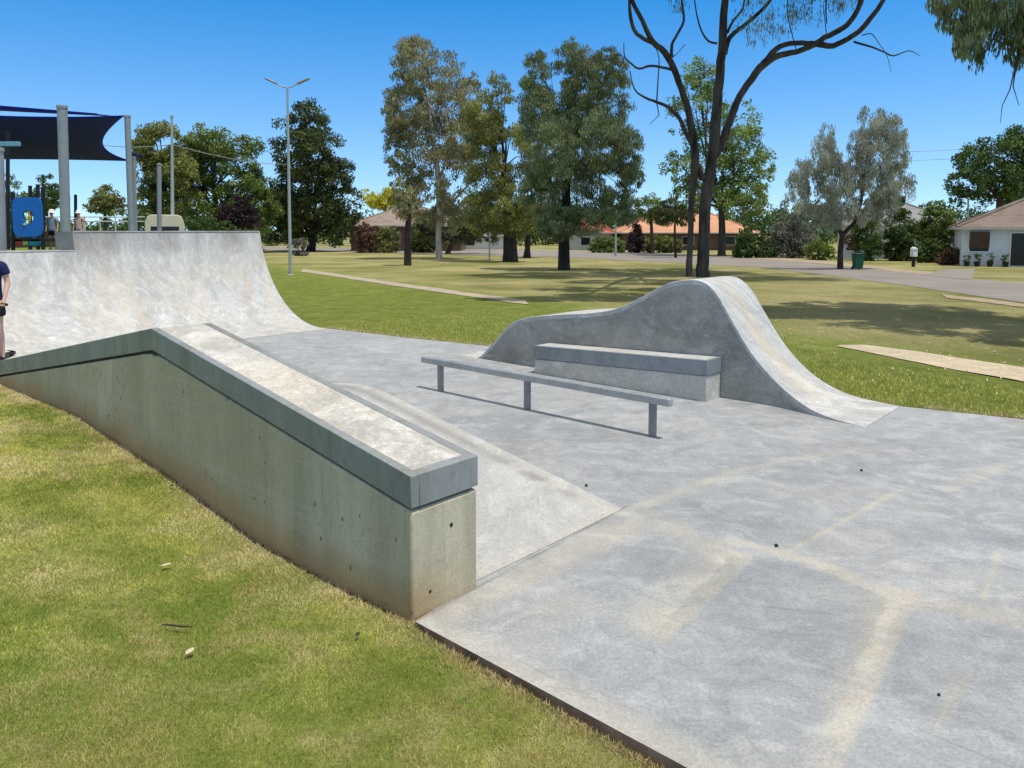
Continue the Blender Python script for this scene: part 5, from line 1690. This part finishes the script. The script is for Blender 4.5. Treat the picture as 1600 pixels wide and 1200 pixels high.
def person(label, org, k, shirt, shorts, pose, hat=None, hairm='hair', printed=False, cover_short=.66):
    """k: height / 1.78; faces -Y.  pose: dict of hand positions (metres for a 1.78 m figure)"""
    root = thing('person', label, 'person', org)
    O = Vector(org)
    kk = lambda p: Vector(p) * k
    V = []; E = []; Rr = []

    def add(p, r, par=None):
        V.append(kk(p)); Rr.append((r[0] * k, r[1] * k) if isinstance(r, tuple) else r * k)
        if par is not None: E.append((par, len(V) - 1))
        return len(V) - 1
    pv = add((0, 0, .95), (.112, .088)); sp = add((0, -.005, 1.12), (.115, .085), pv); chs = add((0, -.01, 1.32), (.135, .095), sp)
    nk = add((0, .0, 1.47), .058, chs); nk2 = add((0, -.012, 1.54), .052, nk)
    hb = add((0, -.022, 1.60), (.066, .078), nk2); hm = add((0, -.018, 1.68), (.074, .09), hb); ht = add((0, -.008, 1.745), (.058, .07), hm)
    ns = add((0, -.102, 1.645), .011, hb)
    ch_ = add((0, -.075, 1.585), .026, hb)
    ears = [add((s * .078, .0, 1.645), .013, hm) for s in (-1, 1)]
    for s in (-1, 1):
        hnd = Vector(pose['handL' if s > 0 else 'handR']); shd = Vector((s * .185, 0, 1.425)); sh_i = add((s * .10, 0, 1.42), .06, chs)
        si = add(shd, .052, sh_i); el = Vector(pose['elbL' if s > 0 else 'elbR'])
        u1 = add(shd.lerp(el, .5), .046, si); ei = add(el, .037, u1); f1 = add(el.lerp(hnd, .45), .035, ei); wi = add(el.lerp(hnd, .92), .024, f1)
        d = (hnd - el).normalized()
        pm = add(hnd + d * .045, (.036, .02), wi)
        ax = Vector(pose['grip']).normalized() if pose.get('grip') else Vector((0, 1, 0))
        for q in range(4):                      # fingers, curled
            t = (q - 1.5) * .019; ln = (.034, .038, .036, .028)[q]
            b0 = hnd + d * .085 + ax * t; fwd = Vector((0, -1, 0))
            cl = (d * .6 + fwd * .8).normalized()
            k1 = add(b0, .0088, pm); k2 = add(b0 + cl * ln, .0082, k1); k3 = add(b0 + cl * ln + (fwd * .3 - d * .9).normalized() * ln * .8, .0072, k2)
        th = add(hnd + d * .03 - ax * s * .034 + Vector((0, -.012, 0)), .0105, pm); add(hnd + d * .065 - ax * s * .03 + Vector((0, -.045, 0)), .0088, th)
        hp = add((s * .085, 0, .90), (.092, .09), pv); th_ = add((s * .098, -.01, .70), .074, hp); kn = add((s * .105, -.012, .50), .055, th_)
        cf = add((s * .108, .01, .36), .054, kn); an = add((s * .112, .022, .10), .036, cf); he = add((s * .115, .0, .055), .036, an); add((s * .135, -.13, .035), .03, he)
    skin('body', V, E, Rr, M['skin'], root, O)
    # shirt
    V2 = [kk(p) for p in ((0, 0, .80), (0, -.002, .98), (0, -.004, 1.14), (0, -.008, 1.32), (0, 0, 1.445))]; E2 = [(0, 1), (1, 2), (2, 3), (3, 4)]; R2 = [(.178 * k, .142 * k), (.172 * k, .135 * k), (.158 * k, .122 * k), (.162 * k, .122 * k), (.088 * k, .082 * k)]
    for s in (-1, 1):
        shd = Vector((s * .185, 0, 1.42)); el = Vector(pose['elbL' if s > 0 else 'elbR'])
        i = len(V2); V2 += [kk((s * .10, 0, 1.405)), kk(shd), kk(shd.lerp(el, .45)), kk(shd.lerp(el, .62))]; R2 += [.088 * k, .082 * k, .074 * k, .078 * k]; E2 += [(3, i), (i, i + 1), (i + 1, i + 2), (i + 2, i + 3)]
    st = skin('t_shirt', V2, E2, R2, M[shirt], root, O)
    if printed:
        mb = MB(); mb.box(O + kk((.045, -.128, 1.30)), (.075 * k, .012, .035 * k)); mb.build('shirt_print', M['print'], st, bevel=.004)
    V3 = [kk((0, 0, .99)), kk((0, 0, .90))]; R3 = [(.150 * k, .118 * k), (.152 * k, .122 * k)]; E3 = [(0, 1)]
    for s in (-1, 1):
        i = len(V3); V3 += [kk((s * .09, 0, .86)), kk((s * .102, -.01, cover_short + .06)), kk((s * .104, -.012, cover_short))]; R3 += [.112 * k, .108 * k, .104 * k]; E3 += [(1, i), (i, i + 1), (i + 1, i + 2)]
    skin('shorts', V3, E3, R3, M[shorts], root, O)
    for s in (-1, 1):
        V4 = [kk((s * .114, .045, .05)), kk((s * .118, -.03, .05)), kk((s * .135, -.15, .038))]
        skin('shoe', V4, [(0, 1), (1, 2)], [(.044 * k, .05 * k), (.047 * k, .048 * k), (.042 * k, .034 * k)], M['black'], root, O)
    # hair and face
    mb = MB()
    c = O + kk((0, .012, 1.69)); nlat, nlon = 8, 18; vs = []
    for i in range(nlat + 1):
        ph = (math.pi * .54) * i / nlat
        for j in range(nlon):
            a = 2 * math.pi * j / nlon
            low = 1.0 if math.sin(a) > -.05 else .42
            p2 = ph * low
            vs.append(c + kk((.098 * math.sin(p2) * math.cos(a), .112 * math.sin(p2) * math.sin(a), .105 * math.cos(p2))))
    fs = [(i * nlon + j, i * nlon + (j + 1) % nlon, (i + 1) * nlon + (j + 1) % nlon, (i + 1) * nlon + j) for i in range(nlat) for j in range(nlon)]
    mb.add(vs, fs); h = mb.build('hair', M[hairm], root, smooth=80)
    md = h.modifiers.new('t', 'SOLIDIFY'); md.thickness = .012
    for s in (-1, 1):
        mb = MB(); mb.lathe(O + kk((s * .031, -.098, 1.668)), [(.002, -.007 * k), (.009 * k, -.004 * k), (.011 * k, 0), (.009 * k, .004 * k), (.002, .007 * k)], 10); mb.build('eye', M['black'], root)
    mb = MB(); mb.tube([O + kk((-.025, -.094, 1.605)), O + kk((0, -.101, 1.603)), O + kk((.025, -.094, 1.605))], [.003 * k, .006 * k, .003 * k], 8); mb.build('mouth', M['red'], root)
    if hat:
        mb = MB(); mb.lathe(O + kk((0, 0, 0)), [(.165 * k, 1.672 * k), (.115 * k, 1.70 * k), (.108 * k, 1.78 * k), (.08 * k, 1.82 * k), (.02 * k, 1.83 * k)], 20); mb.build('hat', M[hat], root, smooth=60)
    return root


pd = 10.62
px_ = at(-13, 500, pd).x
pose = dict(elbL=(.245, .02, 1.16), handL=(.285, -.13, .925), elbR=(-.245, .02, 1.16), handR=(-.285, -.13, .925), grip=(1, -.2, -.05))
person('person in a navy T-shirt and black shorts gripping scooter handlebars, left edge', (px_, pd, .0), 1.0, 'navy', 'shorts', pose, printed=True)
# scooter held in front
SO = Vector((px_, pd, 0))
root = thing('kick_scooter', 'black kick scooter held by the person in navy at the left edge', 'scooter', SO + Vector((0, -.2, 0)))
hbz = .862; hby = -.175
mb = MB(); mb.tube([SO + Vector((-.30, hby, hbz)), SO + Vector((-.12, hby, hbz + .02)), SO + Vector((.12, hby, hbz + .02)), SO + Vector((.30, hby, hbz))], .0135, 10); mb.build('handlebar', M['black'], root)
for s in (-1, 1):
    mb = MB(); mb.tube([SO + Vector((s * .215, hby, hbz + .008)), SO + Vector((s * .355, hby, hbz - .006))], .019, 12); mb.build('grip', M['rubber'], root)
mb = MB(); mb.tube([SO + Vector((0, hby, hbz + .02)), SO + Vector((0, hby - .06, .14))], [.02, .022], 12); mb.build('stem', M['black'], root)
mb = MB(); mb.box(SO + Vector((0, hby + .30, .085)), (.115, .52, .022)); mb.build('deck', M['black'], root, bevel=.008)
mb = MB(); mb.tube([SO + Vector((0, hby - .055, .16)), SO + Vector((0, hby + .02, .12)), SO + Vector((0, hby + .06, .09))], .022, 10); mb.build('neck', M['black'], root)
for yy in (hby - .075, hby + .58):
    mb = MB(); mb.tube([SO + Vector((-.013, yy, .055)), SO + Vector((.013, yy, .055))], .055, 20); mb.build('wheel', M['rubber'], root)
mb = MB(); mb.box(SO + Vector((0, hby + .555, .108)), (.06, .12, .008), M=Matrix.Rotation(R(-18), 3, 'X')); mb.build('rear_brake', M['black'], root)

ps = dict(elbL=(.24, .02, 1.15), handL=(.25, -.05, .92), elbR=(-.24, .02, 1.15), handR=(-.25, -.05, .92))
p = gp(83, 20.6); person('child in a white hat and blue-grey top standing beside the blue play panel', p, .62, 'greyshirt', 'shorts', ps, 'hat')
p = gp(125, 24); person('child in a pale pink top and pale hat behind the deck of the quarter pipe', p, .66, 'pinkshirt', 'greyshirt', ps, 'hat')
